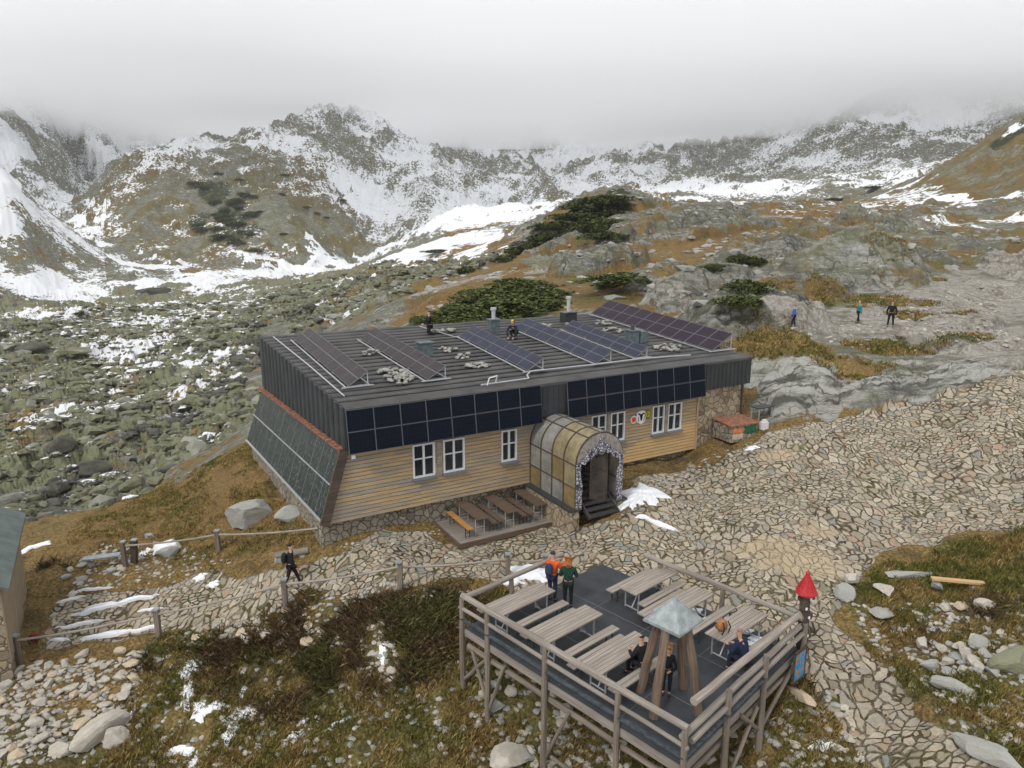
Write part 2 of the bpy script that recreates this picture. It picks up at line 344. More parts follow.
    big = t.ss(t.noise(P, .42, 3, .6), .485, .50); edm = t.new('ShaderNodeMix'); t.link(big, edm.inputs[0]); t.link(ed, edm.inputs[2]); t.link(ed2, edm.inputs[3]); ed = edm.outputs[0]
    vs = t.new('ShaderNodeSeparateColor'); t.link(t.mix(big, vc.outputs['Color'], vd.outputs['Color']), vs.inputs[0])
    sc = t.ramp(vs.outputs[0], [(0, (.27, .23, .17)), (.3, (.43, .37, .275)), (.55, (.53, .46, .345)), (.8, (.37, .335, .275)), (1, (.59, .52, .41))])
    sc = t.mix(t.ss(vs.outputs[1], .85, .97), sc, (.42, .30, .215)); sc = t.mix(t.ss(vs.outputs[1], .08, .03), sc, (.28, .285, .26))
    sc = t.mix(t.math('MULTIPLY', t.ss(nC, .45, .64), .36), sc, (.23, .195, .145)); sc = t.mix(t.math('MULTIPLY', t.ss(nB, .48, .62), .32), sc, (.31, .275, .21))
    edn = t.math('MULTIPLY_ADD', t.math('SUBTRACT', nC, .5), .20, ed)
    wide = t.math('MULTIPLY_ADD', t.ss(t.noise(P, .8, 6, .7), .40, .66), -.17, edn)
    gap = t.math('MULTIPLY', t.ss(wide, .085, .02), t.math('MULTIPLY_ADD', t.ss(t.noise(P, 1.7, 4, .7), .62, .42), .40, .60))
    joint = t.mix(t.ss(nA, .44, .56), (.085, .062, .04), (.10, .095, .032)); joint = t.mix(t.ss(nB, .47, .6), joint, (.19, .155, .105))
    pc = t.mix(gap, sc, joint)
    sand = t.attr('wd').outputs['Fac']
    sdm = t.math('MULTIPLY', t.ss(t.math('ADD', sand, t.math('MULTIPLY_ADD', t.math('ADD', nB, nC), 1.2, -1.2)), .2, 1.0), .75)
    pc = t.mix(sdm, pc, (.50, .40, .26))
    pm = t.ss(t.math('ADD', path, t.math('MULTIPLY_ADD', nB, .6, -.3)), .42, .58)
    col = t.mix(pm, col, pc)
    # dwarf pine as a dark carpet far up the slopes
    col = t.mix(t.ss(t.math('ADD', pine, t.math('MULTIPLY_ADD', nA, .9, -.45)), .45, .6), col, t.mix(nC, (.012, .020, .008), (.05, .062, .024)))
    # fresh snow between the stones
    far_n = t.noise(P, .09, 8, .72); fn2 = t.noise(P, .55, 6, .7)
    sn = t.math('ADD', snow, t.math('MULTIPLY', t.math('MULTIPLY_ADD', t.math('ADD', far_n, t.math('MULTIPLY_ADD', t.ss(t.sep(P)[1], 300, 700), t.math('SUBTRACT', fn2, .5), fn2)), 1.0, -1.0), t.math('MULTIPLY_ADD', t.ss(t.sep(P)[1], 60, 320), .35, 1.0)))
    smask = t.ss(sn, .46, .54)
    col = t.mix(smask, col, (.80, .82, .85))
    stone_h = t.math('MULTIPLY', t.ss(ed, .0, .11), pm)
    hgt = t.math('MULTIPLY_ADD', nC, .35, nB)
    b1 = t.bump(t.math('ADD', hgt, t.math('MULTIPLY', nS, 1.2)), .8, .2); b2 = t.bump(t.math('ADD', t.math('MULTIPLY', nD, .5), t.math('MULTIPLY', t.math('MULTIPLY', v1.outputs['Distance'], grm), -1.0)), .5, .05, b1)
    b3 = t.bump(stone_h, .9, .06, b2)
    t.done(col, b3, t.mix(smask, (.92,) * 3, (.6,) * 3))
    return t.m

def blob(X, Y, lst):
    """soft patches placed at surveyed points: (px, py, radius across, radius along) in metres"""
    out = np.zeros(X.shape)
    for (px, py, rx, ry) in lst:
        x, y = base_hit(px, py); q = ((X - x) / rx) ** 2 + ((Y - y) / ry) ** 2
        out = np.maximum(out, np.clip(1.25 - q * .75, 0, 1))
    return out

def build_terrain():
    N, M = 1180, 900
    s = np.concatenate([np.linspace(-1.25, -.82, 60), np.linspace(-.815, .815, N), np.linspace(.82, 1.25, 60)]); N = len(s)
    l = np.exp(np.concatenate([np.linspace(math.log(6), math.log(14.5), 40, endpoint=False), np.linspace(math.log(14.5), math.log(1800), M - 60, endpoint=False), np.linspace(math.log(1800), math.log(3400), 20)])); M = len(l)
    S, Y = np.meshgrid(s, l); X = S * Y
    Z, m, rockw, whr, dec, lump, e1, r1, e2, r2, wh, rg, f2 = height(X, Y, True)
    # slopes
    gy = np.gradient(Z, axis=0) / np.gradient(Y, axis=0); gx = np.gradient(Z, axis=1) / np.maximum(np.gradient(X, axis=1), 1e-6)
    slope = np.hypot(gx, gy - gx * S)
    flat = 1 - sstep(.25, .9, slope)
    n1 = fbm(X * .02, Y * .02, 4, 71); n2 = fbm(X * .3, Y * .3, 3, 73); n3 = fbm(X * .07, Y * .07, 3, 75); n4 = fbm(X * .008, Y * .008, 4, 78)
    mid, bo, kn, rh = m['mid'], m['bould'], m['knoll'], m['rhill']
    near = 1 - sstep(34, 46, Y)
    grass = np.zeros(X.shape); green = np.full(X.shape, .35); snow = np.full(X.shape, -.6); rust = np.zeros(X.shape); lich = np.full(X.shape, .35); pine = np.full(X.shape, -.5); grav = np.zeros(X.shape); dirt = np.full(X.shape, -.3)
    # near turf
    grass = np.where(near > .5, .75, grass)
    grass = grass * (1 - m['grav']); grass = np.maximum(grass, m['brownl'] * .95 * (1 - sstep(.56, .62, n2)))
    rust = np.maximum(rust, m['brownl'] * .5)
    green = np.where(m['fore'] + m['rightg'] > .5, .35 + n2 * .5, green)
    dirt = np.maximum(dirt, 1.1 * blob(X, Y, [(640,470,1.2,.8),(665,464,1.2,.8),(690,458,1.2,.8),(615,485,1,.7),(990,615,3.2,1.2),(945,640,1.6,1.4),(345,640,2.2,2.6),(400,640,2,2.2),(430,600,1.6,1.4),(620,740,3,3)]) * .62 + -.15)
    grav = m['grav'] * (1 - blob(X, Y, [(775,342,3.2,2.2),(930,318,3,1.4),(875,345,2.2,1.0),(840,378,2.6,1.8),(905,352,2.6,.8),(960,350,2,.8)]) * .9)
    grass = np.maximum(grass, blob(X, Y, [(775,342,3.4,2.4),(930,318,3,1.6),(875,345,2.2,1.0),(850,370,2.6,1.8),(905,352,2.6,.8),(960,350,2,.8),(850,302,7,2.4),(905,278,4,1.8),(925,470,1.5,1.2),(880,500,1.4,.8)]) * .8)
    grass = np.where(m['slab'] * near > .5, grass * .5, grass)
    # mid slope: turf in the hollows, rock on the backs
    gm = np.clip(1.05 - whr * 1.1 - dec * 1.4 + (n2 - .5) * .5, 0, 1)
    grass = np.where(mid > grass, mid * gm, grass); grass = grass * (1 - dec * .9)
    rust = np.maximum(rust, mid * sstep(.45, .62, n3) * .9); lich = np.maximum(lich, mid * .75 * sstep(.4, .6, n1 * .4 + n3 * .6))
    green = np.where(mid > .5, .15 + .5 * sstep(.45, .65, n2), green)
    grav = np.maximum(grav, mid * sstep(.64, .72, n3) * (1 - whr) * .6)
    # boulders: green grey lichen; snow caught on the tops and in the gaps
    lich = np.where(bo > .4, .95, lich); grass = np.where(bo > .5, sstep(.58, .68, n3) * .55, grass)
    tv = (X + 60) / 60
    bs = .04 + .30 * sstep(60, 210, Y) - .42 * sstep(-30, -6, X * 60 / np.maximum(Y, 30)) + (n3 - .5) * 1.1 + (n1 - .5) * .6
    snow = np.where(bo > .3, bs + flat * .12, snow)
    # upper basin
    far = sstep(110, 170, Y) * (1 - bo)
    lich = np.where(far > .5, .5, lich)
    grass = np.where((far > .5) & (mid < .3), np.clip(sstep(.48, .60, n1) * .9 * (1 - sstep(330, 480, Y)), 0, 1), grass)
    rust = np.where(far > .5, np.maximum(rust, .75 * sstep(.4, .6, n3)) * (1 - sstep(420, 700, Y)), rust)
    sfar = .69 + .26 * sstep(220, 900, Y) - .20 * sstep(110, 260, X) * sstep(420, 560, Y) * sstep(20, 60, Z) + (n1 - .5) * 1.2 + (f2 - .5) * .9 - (rg - .42) * 1.5 - sstep(.55, 1.1, slope) * .35
    snow = np.where((far > .5) & (mid < .45), sfar, snow)
    snow = np.where(mid > .45, -.12 + .52 * sstep(80, 230, Y) + (n3 - .5) * 1.0 + (n1 - .5) * .5 + flat * .05 - sstep(.35, .7, slope) * .2, snow)
    # the knoll and the hill on the sunny side
    kk = kn > .45
    grass = np.where(kk, .12 + sstep(.44, .58, n1 * .5 + n3 * .5) * .6, grass); rust = np.where(kk, .6 * sstep(.42, .57, n1), rust); green = np.where(kk, .7, green)
    up = sstep(20, 75, Z)
    snow = np.where(kk, .18 + (n1 - .5) * 1.3 + (n3 - .5) * .8 + .25 * up - sstep(.5, 1.1, slope) * .25 + .3 * sstep(-170, -90, X) * up, snow)
    pine = np.maximum(pine, blob(X, Y, [(230,205,16,26),(232,222,18,20),(215,190,16,20),(250,230,14,16),(200,215,10,14),(228,235,18,14)]) * .9 - .3)
    pine = np.maximum(pine, sstep(.60, .68, n1) * (kn) * .55 - .15)
    grass = np.where(rh > .5, .72 - sstep(.52, .62, n3) * .6, grass); rust = np.where(rh > .5, .5 + .3 * n3, rust); snow = np.where(rh > .5, -.15 + (n3 - .5) * 1.2 + (n1 - .5) * .5 - sstep(0, 30, Z - 25) * .35, snow)
    green = np.where(rh > .5, .6, green)
    pine = np.maximum(pine, blob(X, Y, [(598,212,10,14),(585,222,9,9),(612,200,7,10),(560,232,7,8),(1020,132,12,14)]) * .85 - .25)
    # named snow fields
    fields = [(700,300-95,9,10),(860,205,16,12),(830,212,18,8),(900,200,16,16),(780,210,14,7),(950,225,10,7),(985,205,9,14),(450,200,60,120),(500,215,40,40),(60,285,26,22),(150,262,50,40),(390,210,35,50),(560,190,60,90),(640,185,60,90),(20,240,30,25),(900,170,60,60),(360,305,9,10),(1005,222,7,6)]
    snow = np.maximum(snow, blob(X, Y, fields) * .62 + (n3 - .5) * .5 - .12 - (kn > .5) * .5)
    snow = np.where(near > .5, -.6, snow)
    leftslope = sstep(-.54, -.60, X / Y) * sstep(240, 300, Y) * (1 - sstep(440, 520, Y))
    rust = np.where(leftslope > .3, 0, rust); grass = np.where(leftslope > .3, grass * .3, grass); snow = np.where(leftslope > .4, .42 + (n1 - .5) * 1.3 + (n3 - .5) * .8, snow)
    snow = snow + sstep(900, 1400, Y) * .05
    lich = np.where((m['slab'] > .4) & (near > .5), .12, lich)
    farm = 1 - near
    grass = np.where(farm > .5, .5 + (grass - .5) * .62, grass); snow = np.where(farm > .5, np.clip(snow, .02, .90), snow); snow = np.where((Y > 330) & ~kk, np.maximum(snow, .25), snow)
    lich = np.where(mid > .4, lich * .7, lich); grass = np.where(mid > .4, grass + .08, grass)
    path = m['path'] * near; path = np.where(near <= .5, 0, path)
    sand = blob(X, Y, [(800,560,1.7,1.0),(770,545,1.6,.7),(820,530,.9,.5),(775,455,1.0,.6)])
    sand = np.maximum(sand, np.where(path < .4, m['slab'] * near * .95 + m['slab'] * (1 - near) * .8 + blob(X, Y, [(690,305,7,4),(650,290,6,4),(860,285,6,4),(800,372,6,3),(930,376,8,3)]) * .55, 0))
    me_all = {}
    fi, fj = np.meshgrid(np.arange(M - 1), np.arange(N - 1), indexing='ij')
    a = (fi * N + fj).ravel(); faces = np.stack([a, a + 1, a + N + 1, a + N], 1)
    fy = Y[:-1, :-1].ravel(); fx = X[:-1, :-1].ravel()
    isp = (path[:-1, :-1].ravel() > .5)
    reg = np.zeros(len(a), int); reg[fy > 42 + 4 * np.sin(fx * .1)] = 2; reg[fy > 260 + 20 * np.sin(fx * .02)] = 3; reg[isp] = 1
    bof = bo[:-1, :-1].ravel() > .5; reg[(bof) & (reg == 2)] = 4
    V = np.stack([X.ravel(), Y.ravel(), Z.ravel()], 1)
    mat = terrain_material()
    A = {'wa': (path, grass, snow), 'wb': (green, pine, grav), 'wc': (rust, lich, dirt)}
    for k, name, lab in ((0, 'ground', None), (1, 'path', None), (2, 'hillside', None), (3, 'mountains', None), (4, 'valley', None)):
        f = faces[reg == k]; used = np.unique(f); rm = np.full(len(V), -1, np.int64); rm[used] = np.arange(len(used)); f2_ = rm[f]
        me = bpy.data.meshes.new(name); me.vertices.add(len(used)); me.vertices.foreach_set('co', V[used].ravel().astype(np.float32))
        me.loops.add(f2_.size); me.loops.foreach_set('vertex_index', f2_.ravel().astype(np.int32)); me.polygons.add(len(f2_))
        me.polygons.foreach_set('loop_start', np.arange(0, f2_.size, 4, dtype=np.int32)); me.polygons.foreach_set('use_smooth', np.ones(len(f2_), bool)); me.update(calc_edges=True)
        for an, ch in A.items():
            at = me.attributes.new(an, 'FLOAT_COLOR', 'POINT'); c = np.ones((len(used), 4), np.float32)
            for q in range(3): c[:, q] = ch[q].ravel()[used]
            at.data.foreach_set('color', c.ravel())
        at = me.attributes.new('wd', 'FLOAT', 'POINT'); at.data.foreach_set('value', sand.ravel()[used].astype(np.float32))
        me.materials.append(mat); o = bpy.data.objects.new(name, me); COL.objects.link(o); o['kind'] = 'structure'
    return dict(s=s, l=l)
build_terrain()

# ------------------------------------------------------------------ sky, sun, air
w = bpy.data.worlds.new('World'); scene.world = w; w.use_nodes = True; nt = w.node_tree; bg = nt.nodes['Background']
SUN_EL, SUN_AZ = R(48), R(215)
sk = nt.nodes.new('ShaderNodeTexSky'); sk.sky_type = 'NISHITA'; sk.sun_disc = False; sk.sun_elevation = SUN_EL; sk.sun_rotation = SUN_AZ; sk.dust_density = 4; sk.air_density = 1
hs = nt.nodes.new('ShaderNodeHueSaturation'); hs.inputs['Saturation'].default_value = .12; nt.links.new(sk.outputs[0], hs.inputs['Color'])
mx = nt.nodes.new('ShaderNodeMix'); mx.data_type = 'RGBA'; mx.inputs[0].default_value = .86; nt.links.new(hs.outputs[0], mx.inputs[6]); mx.inputs[7].default_value = (8.8, 8.85, 8.95, 1)
nt.links.new(mx.outputs[2], bg.inputs[0]); bg.inputs[1].default_value = .118
sd = bpy.data.lights.new('sun', 'SUN'); sd.energy = 1.5; sd.angle = R(12); sd.color = (1, .96, .9); so = bpy.data.objects.new('sun', sd); COL.objects.link(so)
so.rotation_euler = (math.pi / 2 - SUN_EL, 0, math.pi - SUN_AZ); so.location = (0, 0, 60)
scene.view_settings.view_transform = 'Standard'; scene.view_settings.look = 'None'; scene.view_settings.exposure = 0.0; scene.view_settings.gamma = 1.0
cy = scene.cycles; cy.max_bounces = 12; cy.diffuse_bounces = 2; cy.glossy_bounces = 3; cy.transmission_bounces = 4; cy.volume_bounces = 12; cy.transparent_max_bounces = 12
cy.use_denoising = True; cy.use_adaptive_sampling = True; cy.adaptive_threshold = .02; cy.volume_step_rate = 4; cy.volume_max_steps = 64
def vol_mat(name, dens, col, aniso=0.0):
    m = bpy.data.materials.new(name); m.use_nodes = True; n = m.node_tree.nodes; n.remove(n['Principled BSDF'])
    v = n.new('ShaderNodeVolumePrincipled'); v.inputs['Density'].default_value = dens; v.inputs['Color'].default_value = (*col, 1); v.inputs['Anisotropy'].default_value = aniso
    m.node_tree.links.new(v.outputs[0], n['Material Output'].inputs['Volume']); return m
def closed_prism(name, mat, x0, x1, y0, y1, zb, zt, nx=1, ny=1, wave=0.0):
    bm = bmesh.new(); bot = []; top = []
    for j in range(ny + 1):
        for i in range(nx + 1):
            x = x0 + (x1 - x0) * i / nx; y = y0 + (y1 - y0) * j / ny
            dz = wave * (float(fbm(np.array([x * .004]), np.array([y * .004]), 3, 91)[0]) - .5) * 2 if wave else 0
            bot.append(bm.verts.new((x, y, zb + dz))); top.append(bm.verts.new((x, y, zt)))
    W = nx + 1
    for j in range(ny):
        for i in range(nx):
            a = j * W + i; bm.faces.new((bot[a], bot[a + W], bot[a + W + 1], bot[a + 1])); bm.faces.new((top[a], top[a + 1], top[a + W + 1], top[a + W]))
    for i in range(nx):
        bm.faces.new((bot[i], bot[i + 1], top[i + 1], top[i])); a = ny * W + i; bm.faces.new((bot[a + 1], bot[a], top[a], top[a + 1]))
    for j in range(ny):
        a = j * W; bm.faces.new((bot[a + W], bot[a], top[a], top[a + W])); a = j * W + nx; bm.faces.new((bot[a], bot[a + W], top[a + W], top[a]))
    me = bpy.data.meshes.new(name); bm.to_mesh(me); bm.free(); me.materials.append(mat); o = bpy.data.objects.new(name, me); COL.objects.link(o); return o
hzo = closed_prism('haze', vol_mat('haze_air', HAZE_D, (.93, .95, .98)), -4600, 4600, -60, 3800, -70, 262); hzo['kind'] = 'stuff'
cl = closed_prism('cloud', vol_mat('cloud_vapour', CLOUD_D, (.985, .988, .995)), -3600, 3600, 480, 3600, CLOUD_Z, CLOUD_Z + 95, 60, 50, 14.0); cl['kind'] = 'stuff'
# ------------------------------------------------------------------ mesh builder
class MB:
    def __init__(s): s.v = []; s.f = []; s.u = []; s.m = []
    def face(s, pts, uv=None, mi=0):
        b = len(s.v); s.v += [tuple(p) for p in pts]; s.f.append(tuple(range(b, b + len(pts)))); s.u.append(uv or [(0, 0)] * len(pts)); s.m.append(mi)
    def hexa(s, c, mi=0, ulen=None):
        """c: 8 corners, bottom ring then top ring (counter-clockwise seen from above); grain runs from corner 0 to 1"""
        c = [Vector(p) for p in c]; ro = random.random() * 37
        L = ulen or (c[1] - c[0]).length
        b = len(s.v); s.v += [tuple(p) for p in c]
        for q in ((0, 3, 2, 1), (4, 5, 6, 7), (0, 1, 5, 4), (1, 2, 6, 5), (2, 3, 7, 6), (3, 0, 4, 7)):
            s.f.append(tuple(b + k for k in q)); s.m.append(mi)
            uv = []
            for k in q:
                p = c[k]; a = (p - c[0]).dot((c[1] - c[0]).normalized() if (c[1] - c[0]).length > 1e-9 else Vector((1, 0, 0)))
                w = (p - c[0]) - (c[1] - c[0]).normalized() * a
                uv.append((a + ro, w.dot(c[3] - c[0]) / ((c[3] - c[0]).length + 1e-9) + w.dot(c[4] - c[0]) / ((c[4] - c[0]).length + 1e-9) + ro * 3.3))
            s.u.append(uv)
    def box(s, cx, cy, cz, sx, sy, sz, rz=0, mi=0):
        c, n = math.cos(rz), math.sin(rz); P = []
        for z in (-sz / 2, sz / 2):
            for (x, y) in ((-sx / 2, -sy / 2), (sx / 2, -sy / 2), (sx / 2, sy / 2), (-sx / 2, sy / 2)):
                P.append((cx + x * c - y * n, cy + x * n + y * c, cz + z))
        s.hexa(P, mi)
    def beam(s, p0, p1, w, h, mi=0, up=(0, 0, 1)):
        p0, p1 = Vector(p0), Vector(p1); d = (p1 - p0).normalized(); up = Vector(up)
        if abs(d.dot(up)) > .98: up = Vector((0, 1, 0))
        a = d.cross(up).normalized() * (w / 2); b = a.cross(d).normalized() * (h / 2)
        s.hexa([p0 + a - b, p1 + a - b, p1 - a - b, p0 - a - b, p0 + a + b, p1 + a + b, p1 - a + b, p0 - a + b], mi)
    def cyl(s, p0, p1, r0, r1=None, n=10, mi=0, wob=0.0, seg=1):
        r1 = r0 if r1 is None else r1; p0, p1 = Vector(p0), Vector(p1); d = (p1 - p0).normalized()
        a = d.orthogonal().normalized(); bb = d.cross(a); rings = []; L = (p1 - p0).length; ro = random.random() * 37
        for k in range(seg + 1):
            t = k / seg; c = p0.lerp(p1, t); r = r0 + (r1 - r0) * t
            if wob and 0 < k < seg: c = c + a * random.uniform(-wob, wob) + bb * random.uniform(-wob, wob)
            b = len(s.v)
            for i in range(n):
                th = 2 * math.pi * i / n; q = r * (1 + (random.uniform(-.08, .08) if wob else 0)); s.v.append(tuple(c + a * math.cos(th) * q + bb * math.sin(th) * q))
            rings.append(b)
        for k in range(seg):
            for i in range(n):
                j = (i + 1) % n; s.f.append((rings[k] + i, rings[k] + j, rings[k + 1] + j, rings[k + 1] + i)); s.m.append(mi)
                u0, u1 = ro + L * k / seg, ro + L * (k + 1) / seg; v0, v1 = ro + i * .06, ro + (i + 1) * .06
                s.u.append([(u0, v0), (u0, v1), (u1, v1), (u1, v0)])
        s.f.append(tuple(rings[0] + i for i in reversed(range(n)))); s.m.append(mi); s.u.append([(ro, ro)] * n)
        s.f.append(tuple(rings[-1] + i for i in range(n))); s.m.append(mi); s.u.append([(ro, ro)] * n)
    def prism(s, pts, z0, z1, fn=lambda x, y, z: (x, y, z), mi=0):
        """polygon in (x, y) pushed from z0 to z1, mapped by fn"""
        n = len(pts); b = len(s.v)
        for z in (z0, z1):
            for (x, y) in pts: s.v.append(tuple(fn(x, y, z)))
        s.f.append(tuple(b + i for i in reversed(range(n)))); s.m.append(mi); s.u.append([(pts[i][0], pts[i][1]) for i in reversed(range(n))])
        s.f.append(tuple(b + n + i for i in range(n))); s.m.append(mi); s.u.append([pts[i] for i in range(n)])
        for i in range(n):
            j = (i + 1) % n; s.f.append((b + i, b + j, b + n + j, b + n + i)); s.m.append(mi); s.u.append([(0, 0), (1, 0), (1, z1 - z0), (0, z1 - z0)])
    def slab(s, a, b, c, d, t, mi=0):
        """four corners of the outer face and a thickness inwards"""
        a, b, c, d = map(Vector, (a, b, c, d)); n = (b - a).cross(d - a).normalized() * t
        s.hexa([a - n, b - n, c - n, d - n, a, b, c, d], mi)
    def rock(s, c, r, sx, sy, sz, seed, mi=0, det=2):
        V, Fc = rock_geo(seed, det); b = len(s.v); ca, sa = math.cos(seed * 2.3), math.sin(seed * 2.3)
        for (x, y, z) in V:
            x *= sx; y *= sy; s.v.append((c[0] + r * (x * ca - y * sa), c[1] + r * (x * sa + y * ca), c[2] + r * z * sz))
        for f in Fc: s.f.append(tuple(b + k for k in f)); s.m.append(mi); s.u.append([(0, 0)] * 3)
    def build(s, name, mats, parent=None, smooth=False, weld=False):
        me = bpy.data.meshes.new(name); me.from_pydata(s.v, [], s.f); uvl = me.uv_layers.new(name='UVMap')
        flat = [c for u in s.u for p in u for c in p]; uvl.data.foreach_set('uv', flat)
        for m in (mats if isinstance(mats, (list, tuple)) else [mats]): me.materials.append(m)
        me.polygons.foreach_set('material_index', s.m)
        if smooth: me.polygons.foreach_set('use_smooth', [True] * len(s.f))
        me.update(); o = bpy.data.objects.new(name, me); COL.objects.link(o)
        if parent is not None: o.parent = parent
        return o
_rg = {}
def rock_geo(seed, det=2):
    """an angular stone: a ball cut by random planes"""
    k = (seed % 17, det)
    if k in _rg: return _rg[k]
    rr = random.Random(k[0] * 31 + 5); bm = bmesh.new(); bmesh.ops.create_icosphere(bm, subdivisions=det, radius=1)
    pl = []
    for i in range(9):
        n = Vector((rr.gauss(0, 1), rr.gauss(0, 1), rr.gauss(0, .8))).normalized(); pl.append((n, rr.uniform(.42, .78)))
    for v in bm.verts:
        for n, d in pl:
            q = v.co.dot(n)
            if q > d: v.co -= n * (q - d) * 1.0
        v.co *= 1 + rr.uniform(-.03, .03); v.co.z *= .8
    _rg[k] = ([tuple(v.co) for v in bm.verts], [tuple(v.index for v in f.verts) for f in bm.faces]); bm.free(); return _rg[k]
def tag(o, label=None, cat=None, group=None, kind=None):
    if label: o['label'] = label
    if cat: o['category'] = cat
    if group: o['group'] = group
    if kind: o['kind'] = kind
    return o
def thing(name, label, cat, loc=(0, 0, 0), rz=0, group=None):
    o = bpy.data.objects.new(name, None); COL.objects.link(o); o.location = loc; o.rotation_euler = (0, 0, rz); o.empty_display_size = .2
    return tag(o, label, cat, group)
def copy_tree(o, parent=None, kids=None):
    kids = KIDS if kids is None else kids
    c = o.copy(); COL.objects.link(c); c.parent = parent
    for ch in list(o.children): copy_tree(ch, c)
    return c
KIDS = {}
def dup(o, loc, rz=None, label=None, group=None, scale=None):
    c = copy_tree(o); c.location = loc
    if rz is not None: c.rotation_euler = (0, 0, rz)
    if scale: c.scale = scale if isinstance(scale, tuple) else (scale,) * 3
    if label: c['label'] = label
    if group: c['group'] = group
    return c

# ------------------------------------------------------------------ materials
def plain(name, col, rough=.8, var=.15, scale=6, bump=.2, metal=0.0, spec=.3, bd=.01):
    t = NT(name); P = t.obj(); n = t.noise(P, scale, 5, .6)
    c0 = tuple(c * (1 - var) for c in col); c1 = tuple(min(1, c * (1 + var)) for c in col)
    t.b.inputs['Roughness'].default_value = rough; t.b.inputs['Metallic'].default_value = metal; t.b.inputs['Specular IOR Level'].default_value = spec
    return t.done(t.mix(t.ss(n, .3, .7), c0, c1), t.bump(n, bump, bd) if bump else None)
def wood(name, c0, c1, c2, rough=.85, grain=26, weather=.5):
    t = NT(name); U = t.mapping(t.uv(), (1, 1, 1)); G = t.mapping(t.uv(), (.55, grain, 1))
    g = t.noise(G, 1.4, 4, .65); big = t.noise(t.mapping(t.uv(), (.45, 2.2, 1)), 1.0, 3, .6); fine = t.noise(t.mapping(t.uv(), (2.5, grain * 3, 1)), 1.0, 2, .6)
    col = t.mix(t.ss(g, .3, .7), c0, c1); col = t.mix(t.math('MULTIPLY', t.ss(big, .42, .62), weather), col, c2)
    col = t.mix(t.math('MULTIPLY', t.ss(fine, .6, .75), .5), col, tuple(c * .45 for c in c0))
    t.b.inputs['Roughness'].default_value = rough
    return t.done(col, t.bump(t.math('ADD', g, t.math('MULTIPLY', fine, .6)), .45, .008))
def masonry(name, scale, cols, mortar, gapw=.05, bd=.04, flat3=(1, 1, 1)):
    t = NT(name); P = t.obj(); wv = t.new('ShaderNodeVectorMath', operation='SCALE'); nz = t.new('ShaderNodeTexNoise'); nz.inputs['Scale'].default_value = 2.0; t.link(P, nz.inputs['Vector'])
    t.link(nz.outputs['Color'], wv.inputs[0]); wv.inputs['Scale'].default_value = .25; av = t.new('ShaderNodeVectorMath', operation='ADD'); t.link(P, av.inputs[0]); t.link(wv.outputs[0], av.inputs[1])
    Q = t.mapping(av.outputs[0], flat3); ed = t.voro(Q, scale, 'DISTANCE_TO_EDGE'); vc = t.new('ShaderNodeTexVoronoi'); t.link(Q, vc.inputs['Vector']); vc.inputs['Scale'].default_value = scale
    sx = t.new('ShaderNodeSeparateColor'); t.link(vc.outputs['Color'], sx.inputs[0]); n = t.noise(P, 12, 5, .65)
    st = t.ramp(sx.outputs[0], [(i / (len(cols) - 1), c) for i, c in enumerate(cols)])
    st = t.mix(t.math('MULTIPLY', t.ss(n, .42, .7), .5), st, tuple(c * .5 for c in cols[0]))
    ew = t.math('MULTIPLY_ADD', t.math('SUBTRACT', n, .5), .08, ed); gp = t.ss(ew, gapw, gapw * .35)
    return t.done(t.mix(gp, st, mortar), t.bump(t.math('ADD', t.ss(ed, 0, gapw * 2), t.math('MULTIPLY', n, .4)), .9, bd))
M = {}
M['grey_wood'] = wood('weathered_grey_wood', (.20, .175, .15), (.36, .325, .285), (.155, .135, .115))
M['pale_wood'] = wood('bleached_table_wood', (.235, .20, .17), (.43, .385, .335), (.20, .175, .15), weather=.45)
M['log'] = wood('old_log_wood', (.155, .125, .10), (.285, .245, .20), (.105, .085, .065), grain=14)
M['dark_log'] = wood('dark_log_wood', (.055, .04, .032), (.12, .092, .07), (.035, .027, .022), grain=14)
M['larch'] = wood('larch_cladding', (.29, .20, .11), (.51, .385, .225), (.27, .245, .21), grain=18, weather=1.0)
M['larch_new'] = wood('fresh_larch_cladding', (.48, .31, .14), (.60, .41, .20), (.40, .29, .17), grain=18, weather=.4)
M['brown_board'] = wood('brown_stained_board', (.085, .055, .036), (.155, .105, .072), (.13, .105, .085))
M['orange_board'] = wood('orange_varnished_board', (.36, .17, .05), (.50, .26, .085), (.30, .16, .06))
M['floor'] = plain('dark_deck_sheeting', (.038, .043, .050), .62, .22, 1.6, .15, spec=.4)
M['roof_metal'] = plain('dark_sheet_roofing', (.058, .056, .055), .6, .38, .7, .08, spec=.45)
M['fascia'] = plain('dark_sheet_cladding', (.034, .038, .040), .6, .22, 1.2, .05)
M['zinc'] = plain('weathered_zinc', (.30, .335, .34), .5, .22, 5, .12, metal=.35)
M['alu'] = plain('bare_aluminium', (.52, .53, .55), .45, .1, 9, .05, metal=.5)
M['steel'] = plain('dark_steel', (.05, .052, .055), .5, .2, 9, .05)
M['green_metal'] = plain('green_grey_flue_metal', (.105, .135, .145), .55, .3, 4, .1)
M['white_frame'] = plain('white_window_paint', (.68, .69, .70), .5, .05, 9, 0)
M['sill'] = plain('grey_sill_metal', (.13, .145, .165), .5, .15, 9, 0)
M['rust'] = plain('rusty_ledge', (.25, .115, .07), .85, .45, 7, .4)
M['stonewall'] = masonry('rubble_masonry', 3.2, [(.22, .17, .12), (.36, .285, .19), (.45, .37, .25), (.30, .25, .185), (.50, .42, .30)], (.13, .105, .075))
M['stonewall_low'] = masonry('footing_masonry', 3.6, [(.19, .165, .13), (.32, .28, .215), (.26, .235, .195), (.40, .35, .27)], (.075, .065, .05))
M['warm_log'] = wood('warm_brown_log', (.12, .08, .055), (.245, .18, .135), (.085, .06, .045), grain=14)
